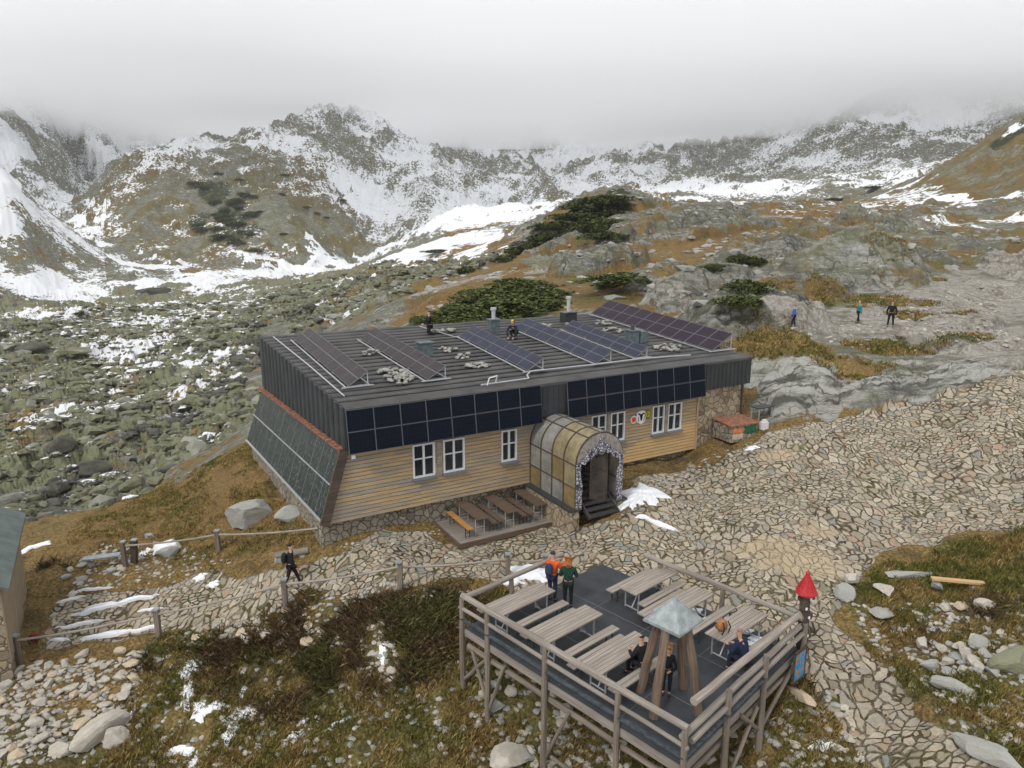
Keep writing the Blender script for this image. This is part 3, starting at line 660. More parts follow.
M['black'] = plain('black_cloth', (.012, .012, .014), .9, .2, 8, .1)
def glass_pane():
    t = NT('window_glass'); n = t.noise(t.obj(), .9, 3, .6); t.b.inputs['Roughness'].default_value = .06; t.b.inputs['Specular IOR Level'].default_value = .5
    return t.done(t.mix(n, (.006, .008, .012), (.03, .036, .05)))
M['glass'] = glass_pane()
def pv(name, base, line, cellx, celly, glossy=.18, streak=None):
    t = NT(name); U = t.uv(); s = t.sep(U); lx = t.math('ABSOLUTE', t.math('SUBTRACT', t.math('FRACT', t.math('DIVIDE', s[0], cellx)), .5)); ly = t.math('ABSOLUTE', t.math('SUBTRACT', t.math('FRACT', t.math('DIVIDE', s[1], celly)), .5))
    n = t.noise(t.obj(), 1.3, 4, .6); col = t.mix(n, base, tuple(c * 1.7 for c in base))
    g = t.math('MAXIMUM', t.ss(lx, .47, .49), t.ss(ly, .47, .49)); col = t.mix(t.math('MULTIPLY', g, .5), col, line)
    if streak:  # streaks: broken reflections painted into the glass colour
        st = t.noise(t.mapping(t.obj(), (2.6, 2.6, .9)), 1.6, 7, .8, .8); col = t.mix(t.math('MULTIPLY', t.ss(st, .53, .64), .8), col, streak)
        st2 = t.noise(t.mapping(t.obj(), (9, 9, 2)), 2.0, 4, .8); col = t.mix(t.math('MULTIPLY', t.ss(st2, .60, .65), .8), col, (.45, .5, .48))
    t.b.inputs['Roughness'].default_value = glossy; t.b.inputs['Specular IOR Level'].default_value = .12 if streak else .05
    return t.done(col)
M['pv_black'] = pv('black_solar_cells', (.004, .006, .011), (.035, .04, .055), .18, .21, .35)
M['pv_blue'] = pv('blue_solar_cells', (.030, .034, .050), (.10, .105, .125), .165, .165, .3)
M['pv_violet'] = pv('violet_solar_cells', (.026, .019, .028), (.11, .095, .11), .165, .165, .3)
M['pv_brown'] = pv('brownish_solar_cells', (.040, .034, .036), (.13, .12, .12), .165, .165, .3)
M['pv_frame'] = plain('solar_frame', (.17, .17, .185), .5, .1, 9, 0)
M['pv_frame_dark'] = plain('dark_solar_frame', (.13, .135, .15), .5, .1, 9, 0)
M['collector'] = pv('collector_glass_painted_reflection', (.004, .009, .006), (.05, .07, .06), .40, .9, .2, (.05, .085, .06))  # dark glass, reflections painted on as pale green and white streaks
def stone_mat(name, a, b, lichen=0.0, lc=(.22, .24, .12), cap=0.0):
    t = NT(name); P = t.obj(); n = t.noise(P, 2.6, 6, .65); n2 = t.noise(P, 14, 4, .7); oi = t.new('ShaderNodeObjectInfo')
    col = t.mix(t.ss(n, .3, .7), a, b); col = t.mix(t.math('MULTIPLY', t.ss(n2, .5, .72), .5), col, tuple(c * .5 for c in a))
    geo = t.new('ShaderNodeNewGeometry'); isl = geo.outputs['Random Per Island']
    col = t.mix(t.math('MULTIPLY', isl, .45), col, tuple(min(1, c * 1.35) for c in b)); col = t.mix(t.math('MULTIPLY', t.ss(isl, .6, .1), .35), col, tuple(c * .8 for c in a))
    if lichen: col = t.mix(t.math('MULTIPLY', t.ss(t.math('MULTIPLY_ADD', n2, .3, n), .55, .8), lichen), col, lc)
    if cap:
        nz_ = t.sep(geo.outputs['Normal'])[2]; wn = t.noise(P, .12, 6, .7); far = t.ss(t.sep(P)[1], 50, 230); lef = t.math('MULTIPLY', t.ss(t.math('DIVIDE', t.sep(P)[0], t.sep(P)[1]), -.15, -.5), .22)
        k = t.math('ADD', t.math('ADD', t.math('MULTIPLY', wn, 1.6), t.math('MULTIPLY', nz_, .35)), t.math('ADD', t.math('MULTIPLY', far, .16), t.math('MULTIPLY_ADD', n, .5, lef)))
        col = t.mix(t.ss(k, 1.74, 1.82), col, (.80, .82, .85))
    return t.done(col, t.bump(t.math('MULTIPLY_ADD', n2, .4, n), .7, .05))
M['valley_stone'] = stone_mat('valley_granite', (.062, .062, .044), (.185, .182, .125), .75, (.185, .188, .105), 1.0)
M['valley_dark'] = stone_mat('valley_dark_granite', (.035, .034, .03), (.10, .096, .085), .3, (.15, .16, .09), 1.0)
M['valley_grey'] = stone_mat('valley_grey_granite', (.17, .17, .15), (.30, .295, .26), .4, (.2, .21, .12), 1.0)
M['pale_stone'] = stone_mat('pale_granite', (.30, .275, .235), (.47, .435, .375))
M['warm_stone'] = stone_mat('warm_granite', (.35, .27, .19), (.50, .42, .31))
M['grey_stone'] = stone_mat('grey_granite', (.22, .22, .21), (.38, .375, .355), .35, (.20, .21, .13))
M['lichen_stone'] = stone_mat('lichen_granite', (.10, .10, .075), (.23, .23, .165), .75, (.20, .215, .11))
M['dark_stone'] = stone_mat('dark_granite', (.065, .062, .055), (.13, .125, .11), .3)
M['snow'] = plain('settled_snow', (.80, .82, .86), .6, .05, 7, .3, bd=.03)
# ------------------------------------------------------------------ the hut
HA = at_z(345, 410, 5.6); HB = at_z(752, 357, 5.6); HANG = math.atan2(HB.y - HA.y, HB.x - HA.x)
HU = Vector((math.cos(HANG), math.sin(HANG), 0)); HV = Vector((-HU.y, HU.x, 0)); HO = Vector((HA.x, HA.y, 0)); HL = (HB - HA).length
def HW(x, y, z): return HO + HU * x + HV * y + Vector((0, 0, z))
HD = 12.67; KR = .088; XB = -.65
hut = thing('mountain_hut', 'long timber and stone mountain hut with dark flat roof and black solar facade', 'hut', HO, HANG)
def rz_(y): return 5.6 + KR * y
# body of stone: footing under the overhanging timber wall
mb = MB()
def gl(x, y): p = HW(x, y, 0); return hz(p.x, p.y)
mb.hexa([(-1.0, .62, -1.6), (18.4, .62, -1.6), (18.4, 12.4, -1.6), (-1.5, 12.4, -1.6), (-1.0, .62, 1.02), (18.4, .62, 1.02), (18.4, 12.4, 1.02), (-1.5, 12.4, 1.22)])
mb.build('footing', M['stonewall_low'], hut)
mb = MB(); mb.hexa([(18.42, .34, -.5), (21.55, .34, -.5), (21.55, 12.3, -.5), (18.42, 12.3, -.5), (18.42, .34, 4.3), (21.55, .34, 4.3), (21.55, 12.3, 4.3), (18.42, 12.3, 4.3)])
mb.build('stone_wall', M['stonewall'], hut)
WIN = [(2.77, 3.75), (4.13, 5.12), (6.9, 7.68), (11.72, 12.58), (12.84, 13.70), (15.42, 16.20), (16.42, 17.34)]
WZ0, WZ1 = 2.24, 3.68
mb = MB(); z = 1.03; nrow = 19; rh_ = (4.06 - 1.03) / nrow
for r in range(nrow):
    z0 = z + r * rh_; z1 = z0 + rh_ - .022; zc = (z0 + z1) / 2; xl = -.86 + (zc - 1.03) / (3.9 - 1.03) * .86; xl = min(xl, 0)
    cuts = sorted([w for w in WIN if z1 > WZ0 and z0 < WZ1] + [(9.0, 10.2)] * (1 if z0 < 3.2 else 0)); xs = xl; segs = []
    for (a, b) in cuts: segs.append((xs, a)); xs = b
    segs.append((xs, 18.42))
    for (a, b) in segs:
        # boards of random length
        x = a
        while x < b - .01:
            e = min(b, x + random.uniform(1.8, 4.2)); e = b if b - e < .8 else e
            new = (r < 6 and 13.0 < x < 16.5) or (r < 5 and x > 10.6)
            off = random.uniform(0, .012); mb.hexa([(x + .004, .30 - off, z0), (e, .30 - off, z0), (e, .40, z0), (x + .004, .40, z0), (x + .004, .30 - off + .012, z1), (e, .30 - off + .012, z1), (e, .40, z1), (x + .004, .40, z1)], 1 if (new and random.random() < .8) or (e > 17.6 and r < 9) else 0)
            x = e
mb.build('plank_wall', [M['larch'], M['larch_new']], hut)
# structural core behind the boards
mb = MB(); mb.hexa([(-.75, .42, 1.04), (18.3, .42, 1.04), (18.3, 12.2, 1.04), (-1.2, 12.2, 1.04), (.02, .42, 4.2), (18.3, .42, 4.2), (18.3, 12.2, 4.2), (-.5, 12.2, 4.2)]); mb.build('inner_wall', M['fascia'], hut)
# windows
for (a, b) in WIN:
    mb = MB(); fr = .075; y = .285
    for q in ((a, WZ0, a + fr, WZ1), (b - fr, WZ0, b, WZ1), (a + fr, WZ1 - fr, b - fr, WZ1), (a + fr, WZ0, b - fr, WZ0 + fr)):
        mb.box((q[0] + q[2]) / 2, y + .05, (q[1] + q[3]) / 2, q[2] - q[0], .10, q[3] - q[1])
    m_ = (a + b) / 2; mb.box(m_, y + .055, (WZ0 + WZ1) / 2, .085, .09, WZ1 - WZ0 - 2 * fr); zc = WZ0 + (WZ1 - WZ0) * .56
    for (p, q) in ((a + fr, m_ - .045), (m_ + .045, b - fr)): mb.box((p + q) / 2, y + .055, zc, q - p, .07, .05)
    wn = mb.build('window', M['white_frame'], hut)
    mb = MB(); mb.box(m_, y + .09, (WZ0 + WZ1) / 2, b - a - 2 * fr - .004, .02, WZ1 - WZ0 - 2 * fr - .004); mb.build('pane', M['glass'], wn)
    mb = MB(); mb.hexa([(a - .06, .13, WZ0 - .075), (b + .06, .13, WZ0 - .075), (b + .06, .30, WZ0 - .045), (a - .06, .30, WZ0 - .045), (a - .06, .13, WZ0 - .045), (b + .06, .13, WZ0 - .045), (b + .06, .30, WZ0 - .008), (a - .06, .30, WZ0 - .008)]); mb.build('sill', M['sill'], wn)
    for x in (a - .05, b + .05):
        pass
# posts between paired windows
for x in (3.94, 12.71, 16.31): mb = MB(); mb.box(x, .275, (WZ0 + WZ1) / 2, .20, .05, WZ1 - WZ0); mb.build('window_post', M['grey_wood'], hut)
# roof slab with ribs along the building, hung fascias all round
x1 = HL
mb = MB(); mb.hexa([(0.03, .06, rz_(0) - .25), (x1 - .03, .06, rz_(0) - .25), (x1 - .4, HD - .06, rz_(HD) - .35), (XB + .03, HD - .06, rz_(HD) - .25), (0.03, .06, rz_(0)), (x1 - .03, .06, rz_(0)), (x1 - .4, HD - .06, rz_(HD) - .1), (XB + .03, HD - .06, rz_(HD))])
y = 1.1
while y < HD - .3:
    a = XB * y / HD; zt = rz_(y); e = x1 - .35 * y / HD - .05; zr = zt - .1 * y / HD
    mb.hexa([(a + .05, y - .20, zt), (e, y - .20, zr), (e, y + .20, zr), (a + .05, y + .20, zt + .03), (a + .05, y - .12, zt + .045), (e, y - .12, zr + .045), (e, y + .12, zr + .055), (a + .05, y + .12, zt + .055)])
    y += .62
roof = mb.build('roof', M['roof_metal'], hut)
mb = MB()
mb.hexa([(0, -.04, 5.50), (x1, -.04, 5.50), (x1, .55, 5.60 + .05), (0, .55, 5.65), (0, -.04, 5.62), (x1, -.04, 5.62), (x1, .55, 5.74), (0, .55, 5.74)])
mb.build('roof_edge', M['roof_metal'], hut)
mb = MB(); mb.hexa([(0, 0, 4.05), (x1, 0, 4.20), (x1, .30, 4.20), (0, .30, 4.05), (0, 0, 5.49), (x1, 0, 5.49), (x1, .055, 5.49), (0, .055, 5.49)])
x = .15
while x < x1 - .1: mb.box(x, -.012, 4.80, .05, .025, 1.30); x += .28
mb.build('front_fascia', M['fascia'], hut)
mb = MB()
mb.hexa([(-.02, .06, 4.04), (.05, .06, 4.04), (XB + .05, HD, 4.04), (XB - .02, HD, 4.04), (-.02, .06, 5.62), (.05, .06, 5.62), (XB + .05, HD, rz_(HD) + .05), (XB - .02, HD, rz_(HD) + .05)])
y = .3
while y < HD - .1:
    a = XB * y / HD; mb.hexa([(a - .08, y - .12, 4.04), (a - .021, y - .2, 4.04), (a - .021, y + .2, 4.04), (a - .08, y + .12, 4.04), (a - .08, y - .12, rz_(y) + .03), (a - .021, y - .2, rz_(y) + .06), (a - .021, y + .2, rz_(y) + .06), (a - .08, y + .12, rz_(y) + .06)]); y += .62
mb.build('side_fascia', M['fascia'], hut)
mb = MB(); mb.hexa([(x1 - .06, .06, 4.2), (x1 - .005, .06, 4.2), (x1 - .35, HD, 4.2), (x1 - .45, HD, 4.2), (x1 - .06, .06, 5.55), (x1 - .005, .06, 5.55), (x1 - .35, HD, rz_(HD) - .12), (x1 - .45, HD, rz_(HD) - .12)]); mb.build('side_fascia', M['fascia'], hut)
# soffit
mb = MB(); mb.hexa([(.02, .31, 4.06), (x1 - .02, .31, 4.21), (x1 - .4, HD, 4.21), (XB, HD, 4.06), (.02, .31, 4.12), (x1 - .02, .31, 4.27), (x1 - .4, HD, 4.27), (XB, HD, 4.12)]); mb.build('soffit', M['fascia'], hut)
# black solar modules hung on the front fascia
def module(a, b, c, d, t, matf, matc, name, parent, fr=.022):
    """one framed module; a, b along the lower edge, c, d the upper"""
    a, b, c, d = map(Vector, (a, b, c, d)); n = (b - a).cross(d - a).normalized(); mb = MB(); mb.slab(a, b, c, d, t, 0)
    ex = (b - a).normalized() * fr; ey = (d - a).normalized() * fr; o = n * .004; q = [a + ex + ey + o, b - ex + ey + o, c - ex - ey + o, d + ex - ey + o]
    W = (b - a).length; Hh = (d - a).length; mb.face(q, [(0, 0), (W, 0), (W, Hh), (0, Hh)], 1); return mb.build(name, [matf, matc], parent)
def strip(xa, xb, n):
    w_ = (xb - xa) / n
    for k in range(n):
        for r, (z0, z1, y0, y1) in enumerate(((3.90, 4.735, -.26, -.155), (4.745, 5.58, -.154, -.05))):
            sl = .15 * ((xa + k * w_) / x1) * .4
            module((xa + k * w_ + .006, y0, z0 + sl), (xa + (k + 1) * w_ - .006, y0, z0 + sl), (xa + (k + 1) * w_ - .006, y1, z1 + sl * .3), (xa + k * w_ + .006, y1, z1 + sl * .3), .035, M['pv_frame_dark'], M['pv_black'], 'solar_panel', hut, .014)
strip(.0, 8.68, 8); strip(10.05, 18.4, 8)
# leaning collector facade on the gable
def gp(t, s): # t along depth 0..1, s up the slope 0..1
    bot = Vector((-1.06, .30, 1.18)).lerp(Vector((-1.72, 12.45, 1.30)), t); top = Vector((-.10, .30, 3.92)).lerp(Vector((XB - .1, 12.6, 3.92)), t); return bot.lerp(top, s)
NC = 13
for k in range(NC):
    for r in range(2):
        t0, t1, s0, s1 = k / NC + .001, (k + 1) / NC - .001, r * .5 + .004, r * .5 + .496
        module(gp(t1, s0), gp(t0, s0), gp(t0, s1), gp(t1, s1), .05, M['pv_frame'], M['collector'], 'solar_collector', hut, .02)
mb = MB(); mb.beam(gp(0, .5) + Vector((-.03, 0, .02)), gp(1, .5) + Vector((-.03, 0, .02)), .05, .03); mb.beam(gp(0, 0) + Vector((-.03, 0, .02)), gp(1, 0) + Vector((-.03, 0, .02)), .09, .05); mb.build('collector_rail', M['alu'], hut)
mb = MB(); mb.hexa([(-1.02, .36, 1.05), (-.80, .36, 1.05), (-1.3, 12.4, 1.2), (-1.66, 12.4, 1.2), (-.07, .36, 3.9), (.02, .36, 3.9), (XB - .02, 12.5, 3.9), (XB - .07, 12.5, 3.9)]); mb.build('collector_backing', M['fascia'], hut)
mb = MB(); mb.prism([(-1.16, 1.10), (-.80, 1.0), (.10, 3.86), (.06, 4.02), (-.22, 4.02)], .16, .29, lambda x, y, z: (x, z, y)); mb.build('gable_cheek', M['dark_log'], hut)
mb = MB(); mb.hexa([(-.27, .2, 3.94), (-.02, .2, 3.94), (XB - .02, 12.6, 3.94), (XB - .27, 12.6, 3.94), (-.27, .2, 3.99), (-.02, .2, 4.02), (XB - .02, 12.6, 4.02), (XB - .27, 12.6, 3.99)])
y = .4
while y < 12.4: a = XB * y / HD; mb.box(a - .15, y, 4.025, .20, .33, .035, random.uniform(-.03, .03)); y += .42
mb.build('ledge', M['rust'], hut)
mb = MB(); mb.beam((18.40, .27, 1.0), (18.40, .27, 4.05), .10, .06); mb.build('corner_board', M['larch'], hut)
mb = MB(); mb.beam((21.60, .30, 1.35), (21.60, .30, 4.1), .10, .06); mb.beam((21.60, 1.15, 1.5), (21.60, 1.15, 4.1), .1, .06)
for k in range(7): mb.box(21.61, .40 + k * .11, 2.8, .05, .10, 2.6)
mb.build('side_door', M['dark_log'], hut)
# lamp box on the corner
mb = MB(); mb.box(.30, .26, 3.62, .16, .08, .16); mb.build('wall_box', M['white_frame'], hut)
# emblems between the windows
def disc(x, z, r, mats, name, label=None):
    mb = MB(); n = 20
    mb.prism([(x + r * math.cos(2 * math.pi * k / n), z + r * math.sin(2 * math.pi * k / n)) for k in range(n)], -.283, -.262, lambda a, b, c: (a, -c, b), 0)
    mb.prism([(x + r * .74 * math.cos(2 * math.pi * k / n), z + r * .74 * math.sin(2 * math.pi * k / n)) for k in range(n)], -.262, -.256, lambda a, b, c: (a, -c, b), 1)
    return mb, mats, name, label
def emb(x, z, r, c0, c1, strokes, c2, label):
    mb, _, _, _ = disc(x, z, r, None, None)
    for (a, b, c, d, w_) in strokes: mb.beam((x + a * r, .252, z + b * r), (x + c * r, .252, z + d * r), w_ * r, .008, 2, (0, 1, 0))
    o = mb.build('emblem', [c0, c1, c2], hut); o['label'] = label
cO = plain('emblem_orange', (.75, .14, .03), .5, .2, 20, 0); cW = plain('emblem_white', (.75, .76, .78), .5, .05, 9, 0); cK = plain('emblem_black', (.02, .02, .022), .5, .1, 9, 0); cY = plain('emblem_yellow', (.55, .40, .03), .5, .25, 14, 0); cG = plain('emblem_green', (.10, .13, .03), .5, .2, 14, 0); cR = plain('emblem_red', (.45, .06, .03), .5, .1, 9, 0)
emb(14.22, 3.17, .20, cW, cO, [(-.3, -.3, .3, .35, .25), (.3, -.3, -.2, .3, .2)], cR, 'round orange emblem with a pale rim')
mb = MB(); X0, Z0 = 14.68, 3.23
mb.prism([(X0 - .27, Z0 + .26), (X0 - .30, Z0), (X0 - .22, Z0 - .24), (X0, Z0 - .36), (X0 + .22, Z0 - .24), (X0 + .30, Z0), (X0 + .27, Z0 + .26), (X0 + .1, Z0 + .33), (X0 - .1, Z0 + .33)], -.283, -.262, lambda a, b, c: (a, -c, b), 0)
for (a, b, c, d, w_) in ((-.19, .20, -.06, .14, .08), (.19, .20, .06, .14, .08), (-.06, .16, 0, -.10, .10), (.06, .16, 0, -.10, .10), (0, .12, 0, -.16, .09), (-.2, .02, -.14, -.2, .03), (.2, .02, .14, -.2, .03)): mb.beam((X0 + a, .256, Z0 + b), (X0 + c, .256, Z0 + d), w_, .008, 1, (0, 1, 0))
o = mb.build('emblem', [cW, cK], hut); o['label'] = 'white shield with a black horned head'
emb(15.10, 3.33, .21, cG, cY, [(-.2, -.45, -.1, .5, .25), (.25, -.3, .3, .3, .2)], cG, 'round yellow emblem with a dark green rim')
# ------------------------------------------------------------------ glazed barrel porch (part of the hut)
PX0, PX1, PY0, PY1 = 8.38, 10.72, .28, -3.28; PC = (PX0 + PX1) / 2; PR = (PX1 - PX0) / 2; PZB, PZS = 1.0, 2.95
mb = MB()
mb.box(PX0 - .02, (PY0 + PY1) / 2, .2, .42, PY0 - PY1, 1.5); mb.box(PX1 + .02, (PY0 + PY1) / 2, .2, .42, PY0 - PY1, 1.5)
pb = mb.build('porch_base', M['stonewall'], hut)
mb = MB(); mb.box(PX0 - .05, (PY0 + PY1) / 2 - .02, 1.0, .5, PY0 - PY1 + .1, .09); mb.box(PX1 + .05, (PY0 + PY1) / 2 - .02, 1.0, .5, PY0 - PY1 + .1, .09); mb.build('porch_sill', M['steel'], hut)
def arc(k, n=12):
    """profile of the porch: up one side, over, down the other; k from 0 to 1"""
    Ls = PZS - PZB; La = math.pi * PR; tot = 2 * Ls + La; s_ = k * tot
    if s_ < Ls: return PX0, PZB + s_
    if s_ < Ls + La: a = math.pi - (s_ - Ls) / PR; return PC + PR * math.cos(a), PZS + PR * 1.02 * math.sin(a)
    return PX1, PZS - (s_ - Ls - La)
mb = MB(); ribs = 5; ys = [PY0 + (PY1 - PY0) * i / (ribs - 1) for i in range(ribs)]; NS = 40
for y in ys:
    for k in range(NS):
        p, q = arc(k / NS), arc((k + 1) / NS); mb.beam((p[0], y, p[1]), (q[0], y, q[1]), .07, .07)
KK = [0, .12, .25, .42, .5, .58, .75, .88, 1.0]
for k in KK: p = arc(k); mb.beam((p[0], PY0, p[1]), (p[0], PY1, p[1]), .055, .055)
mb.build('porch_frame', M['dark_log'], hut)
def porch_mat(name, col, al=.74):
    t = NT(name); n = t.noise(t.obj(), 2.2, 5, .65); t.b.inputs['Roughness'].default_value = .35; t.b.inputs['Alpha'].default_value = al; return t.done(t.mix(t.ss(n, .35, .7), col, tuple(c * .6 for c in col)))
PM = [porch_mat('milky_pane', (.36, .355, .32)), porch_mat('yellowed_pane', (.38, .32, .19)), porch_mat('amber_pane', (.32, .24, .12))]
for i in range(ribs - 1):
    for j in range(len(KK) - 1):
        mb = MB(); ka, kb = KK[j], KK[j + 1]; n = 6; rr = .985
        for s_ in range(n):
            p, q = arc(ka + (kb - ka) * s_ / n), arc(ka + (kb - ka) * (s_ + 1) / n); a0, a1 = ys[i] - .03, ys[i + 1] + .03
            mb.slab((p[0], a0, p[1]), (q[0], a0, q[1]), (q[0], a1, q[1]), (p[0], a1, p[1]), .008)
        w_ = (1 if i >= 2 and j in (2, 3) else 0) if j > 1 else (2 if (i + j) % 3 == 0 else (1 if i == 3 else 0))
        mb.build('porch_pane', PM[w_], hut)
# front gable of the porch: carved pale frame round the opening
def carved():
    t = NT('carved_painted_board'); P = t.obj(); v = t.voro(P, 8, 'DISTANCE_TO_EDGE'); n = t.noise(P, 14, 4, .7); return t.done(t.mix(t.ss(t.math('MULTIPLY_ADD', n, .25, v), .16, .30), (.035, .033, .05), t.mix(t.ss(n, .42, .62), (.58, .58, .63), (.16, .15, .18))), t.bump(v, .6, .03))
M['carved'] = carved()
rs = random.Random(4)
def jag(pts, fn, y0, y1, mat, name):
    mb = MB(); mb.prism(pts, y0, y1, lambda a, b, c: (a, c, b)); return mb.build(name, mat, hut)
yf = PY1 - .05
for sgn in (-1, 1):
    inn = []; out = []
    for k in range(9):
        z_ = PZB + .0 + (3.05 - PZB) * k / 8; inn.append((PC + sgn * (PR - .24 + rs.uniform(-.06, .07)), z_)); out.append((PC + sgn * (PR + .02), z_))
    mb = MB()
    for k in range(8):
        a, b, c, d = inn[k], inn[k + 1], out[k + 1], out[k]; pts = [(p[0], yf, p[1]) for p in (a, d, c, b)] if sgn > 0 else [(p[0], yf, p[1]) for p in (d, a, b, c)]
        mb.slab(*pts, .06)
    mb.build('carved_post', M['carved'], hut)
mb = MB(); n = 18
for k in range(n):
    a0, a1 = math.pi * k / n, math.pi * (k + 1) / n; ro = PR + .0; ri = .62 + rs.uniform(-.05, .10) - .2 * math.sin((a0 + a1) / 2)
    q = [(PC + ri * math.cos(a0) * 1.2, PZS + ri * math.sin(a0) * .75), (PC + ro * math.cos(a0), PZS + ro * math.sin(a0)), (PC + ro * math.cos(a1), PZS + ro * math.sin(a1)), (PC + ri * math.cos(a1) * 1.2, PZS + ri * math.sin(a1) * .75)]
    mb.slab(*[(p[0], yf, p[1]) for p in q], .05)
mb.build('porch_gable', plain('gable_panel', (.26, .235, .215), .6, .3, 6, .2), hut)
mb = MB()
for (a, b, r_) in ((0, .92, .10), (0, .72, .16), (-.2, .55, .16), (.2, .58, .17), (-.42, .42, .17), (.42, .44, .17), (-.62, .25, .16), (.66, .26, .17), (0, .45, .18), (-.85, .12, .14), (.88, .10, .14)):
    pts = [(PC + a * 1.0 + r_ * (1 + rs.uniform(-.3, .3)) * math.cos(2 * math.pi * k / 9), PZS + b + r_ * (1 + rs.uniform(-.3, .3)) * math.sin(2 * math.pi * k / 9)) for k in range(9)]
    mb.prism(pts, yf - .04 - rs.uniform(.0, .03), yf - .004, lambda x, z, y: (x, y, z))
mb.build('carved_garland', M['carved'], hut)
mb = MB(); mb.beam((PC - .25, PY1 + .3, 1.2), (PC - .25, PY1 + .3, 3.05), .06, .06); mb.beam((PC + .5, PY1 + .15, 1.0), (PC + .5, PY1 + .15, 3.0), .05, .05); mb.build('inner_post', M['dark_log'], hut)
mb = MB(); mb.hexa([(PC - .22, PY1 + .3, 1.2), (PC + .48, PY1 + .16, 1.0), (PC + .48, PY1 + .14, 1.0), (PC - .22, PY1 + .28, 1.2), (PC - .22, PY1 + .3, 3.0), (PC + .48, PY1 + .16, 3.0), (PC + .48, PY1 + .14, 3.0), (PC - .22, PY1 + .28, 3.0)]); mb.build('porch_door', porch_mat('door_pane', (.16, .14, .12), .30), hut)
g0 = gl(PC, -3.9); nst = 9; s0y = -3.72
for k in range(nst):
    z_ = g0 + .10 + k * .17; mb = MB(); mb.box(PC, s0y + k * .26 + .13, z_, 1.42 if k < 3 else 1.9, .27, .05); mb.box(PC, s0y + k * .26 + .27, z_ - .085, 1.42 if k < 3 else 1.9, .02, .12); mb.build('step', M['steel'], hut)
for sx in (-.74, .74): mb = MB(); mb.beam((PC + sx, s0y, g0 + .06), (PC + sx, s0y + 1.0, g0 + .72), .05, .16); mb.build('step_stringer', M['steel'], hut)
mb = MB(); mb.box(PC, -.7, g0 + .10 + nst * .17 - .02, 1.9, 1.85, .06); mb.build('porch_floor', M['steel'], hut)
mb = MB(); mb.box(PC, .30, 3.0, 1.0, .08, 2.0); mb.build('entrance_door', M['dark_log'], hut)

# ------------------------------------------------------------------ roof equipment
def RP(x, y, h=0): return HW(x, y, rz_(y) - .1 * (y / HD) * max(0, x / HL) + h)
def array(xl, y0, y1, wdt, rise, ncol, nrow_, mat, label, cat_='solar array', dx=0.0):
    base = RP(xl, y0); root = thing('solar_array', label, cat_, base, HANG, 'rows of solar panels standing on the roof')
    Lx = y1 - y0; ky = (KR * Lx) / Lx
    def pt(s_, t_): # s along depth, t up
        return Vector((t_ * wdt + dx * s_, s_ * Lx, .17 + ky * s_ * Lx + t_ * rise))
    for c_ in range(ncol):
        for r_ in range(nrow_):
            module(pt((c_ + 1) / ncol - .0015, r_ / nrow_ + .003), pt(c_ / ncol + .0015, r_ / nrow_ + .003), pt(c_ / ncol + .0015, (r_ + 1) / nrow_ - .003), pt((c_ + 1) / ncol - .0015, (r_ + 1) / nrow_ - .003), .035, M['pv_frame'], mat, 'solar_panel', root, .016)
    mb = MB()
    for c_ in range(0, ncol + 1, 2):
        s_ = min(max(c_ / ncol, .01), .99); a = pt(s_, 0) - Vector((0, 0, .05)); b = pt(s_, 1) - Vector((0, 0, .05)); g = Vector((b.x, b.y, ky * s_ * Lx + .12)); a2 = Vector((a.x, a.y, ky * s_ * Lx + .12))
        mb.beam(a2, b, .04, .04); mb.beam(g, b, .04, .04); mb.beam(a2, g, .04, .04)
    mb.beam((wdt + .02, -.05, .12), (wdt + .02 + dx, Lx + .05, .12 + ky * Lx), .05, .05); mb.beam((-.12, -.05, .12), (-.12 + dx, Lx + .05, .12 + ky * Lx), .05, .05); mb.beam((-.3, -.08, .13), (wdt + .2, -.08, .13), .06, .04)
    mb.build('mounting_frame', M['alu'], root); return root
array(.85, 2.3, 10.9, .86, .52, 8, 2, M['pv_brown'], 'brownish solar panel row standing first from the collector gable', dx=-.15)
array(4.2, 1.95, 9.9, .88, .52, 8, 2, M['pv_brown'], 'brownish solar panel row beside the low flue box and big stone heap', dx=-.35)
array(9.0, 1.6, 8.8, .86, .5, 7, 2, M['pv_blue'], 'blue grey solar panel row in front of the crouching roofer')
array(12.85, 1.5, 9.5, .86, .5, 7, 2, M['pv_blue'], 'blue grey solar panel row running past the crouching roofer')
array(15.42, 1.7, 8.4, .72, .46, 6, 2, M['pv_blue'], 'short blue grey solar panel row beside the twin flue box')
array(20.3, 1.35, 11.6, 1.45, .78, 10, 2, M['pv_violet'], 'wide violet solar array along the stone end of the roof', dx=-.5)
def chimney(x, y, w_, d_, h_, label, pipe=None, mat='green_metal'):
    r = thing('chimney', label, 'chimney', RP(x, y), HANG); mb = MB(); mb.box(0, 0, h_ / 2, w_, d_, h_); mb.build('housing', M[mat], r)
    mb = MB(); mb.box(0, 0, h_ + .03, w_ + .12, d_ + .12, .05); mb.build('cap', M['green_metal'], r)
    if pipe:
        mb = MB(); mb.cyl((0, 0, h_ + .05), (0, 0, h_ + pipe), .11, .11, 12); mb.cyl((0, 0, h_ + pipe - .1), (0, 0, h_ + pipe + .04), .17, .17, 12); mb.build('flue', M['alu'], r)
    return r
chimney(5.95, 6.3, .62, .55, .62, 'low green grey flue box between two brownish panel rows')
chimney(11.5, 9.5, .55, .5, .75, 'narrow green grey chimney topped by a bright metal flue, beside the roofer', .65)
chimney(17.35, 10.6, .85, .6, .62, 'dark squat chimney with a tall pale flue pipe', .95, 'fascia')
tw = chimney(17.75, 4.9, .5, .6, .66, 'twin green grey flue boxes beside the short panel row'); mb = MB(); mb.box(.58, -.1, .30, .5, .5, .62); mb.build('housing', M['green_metal'], tw)
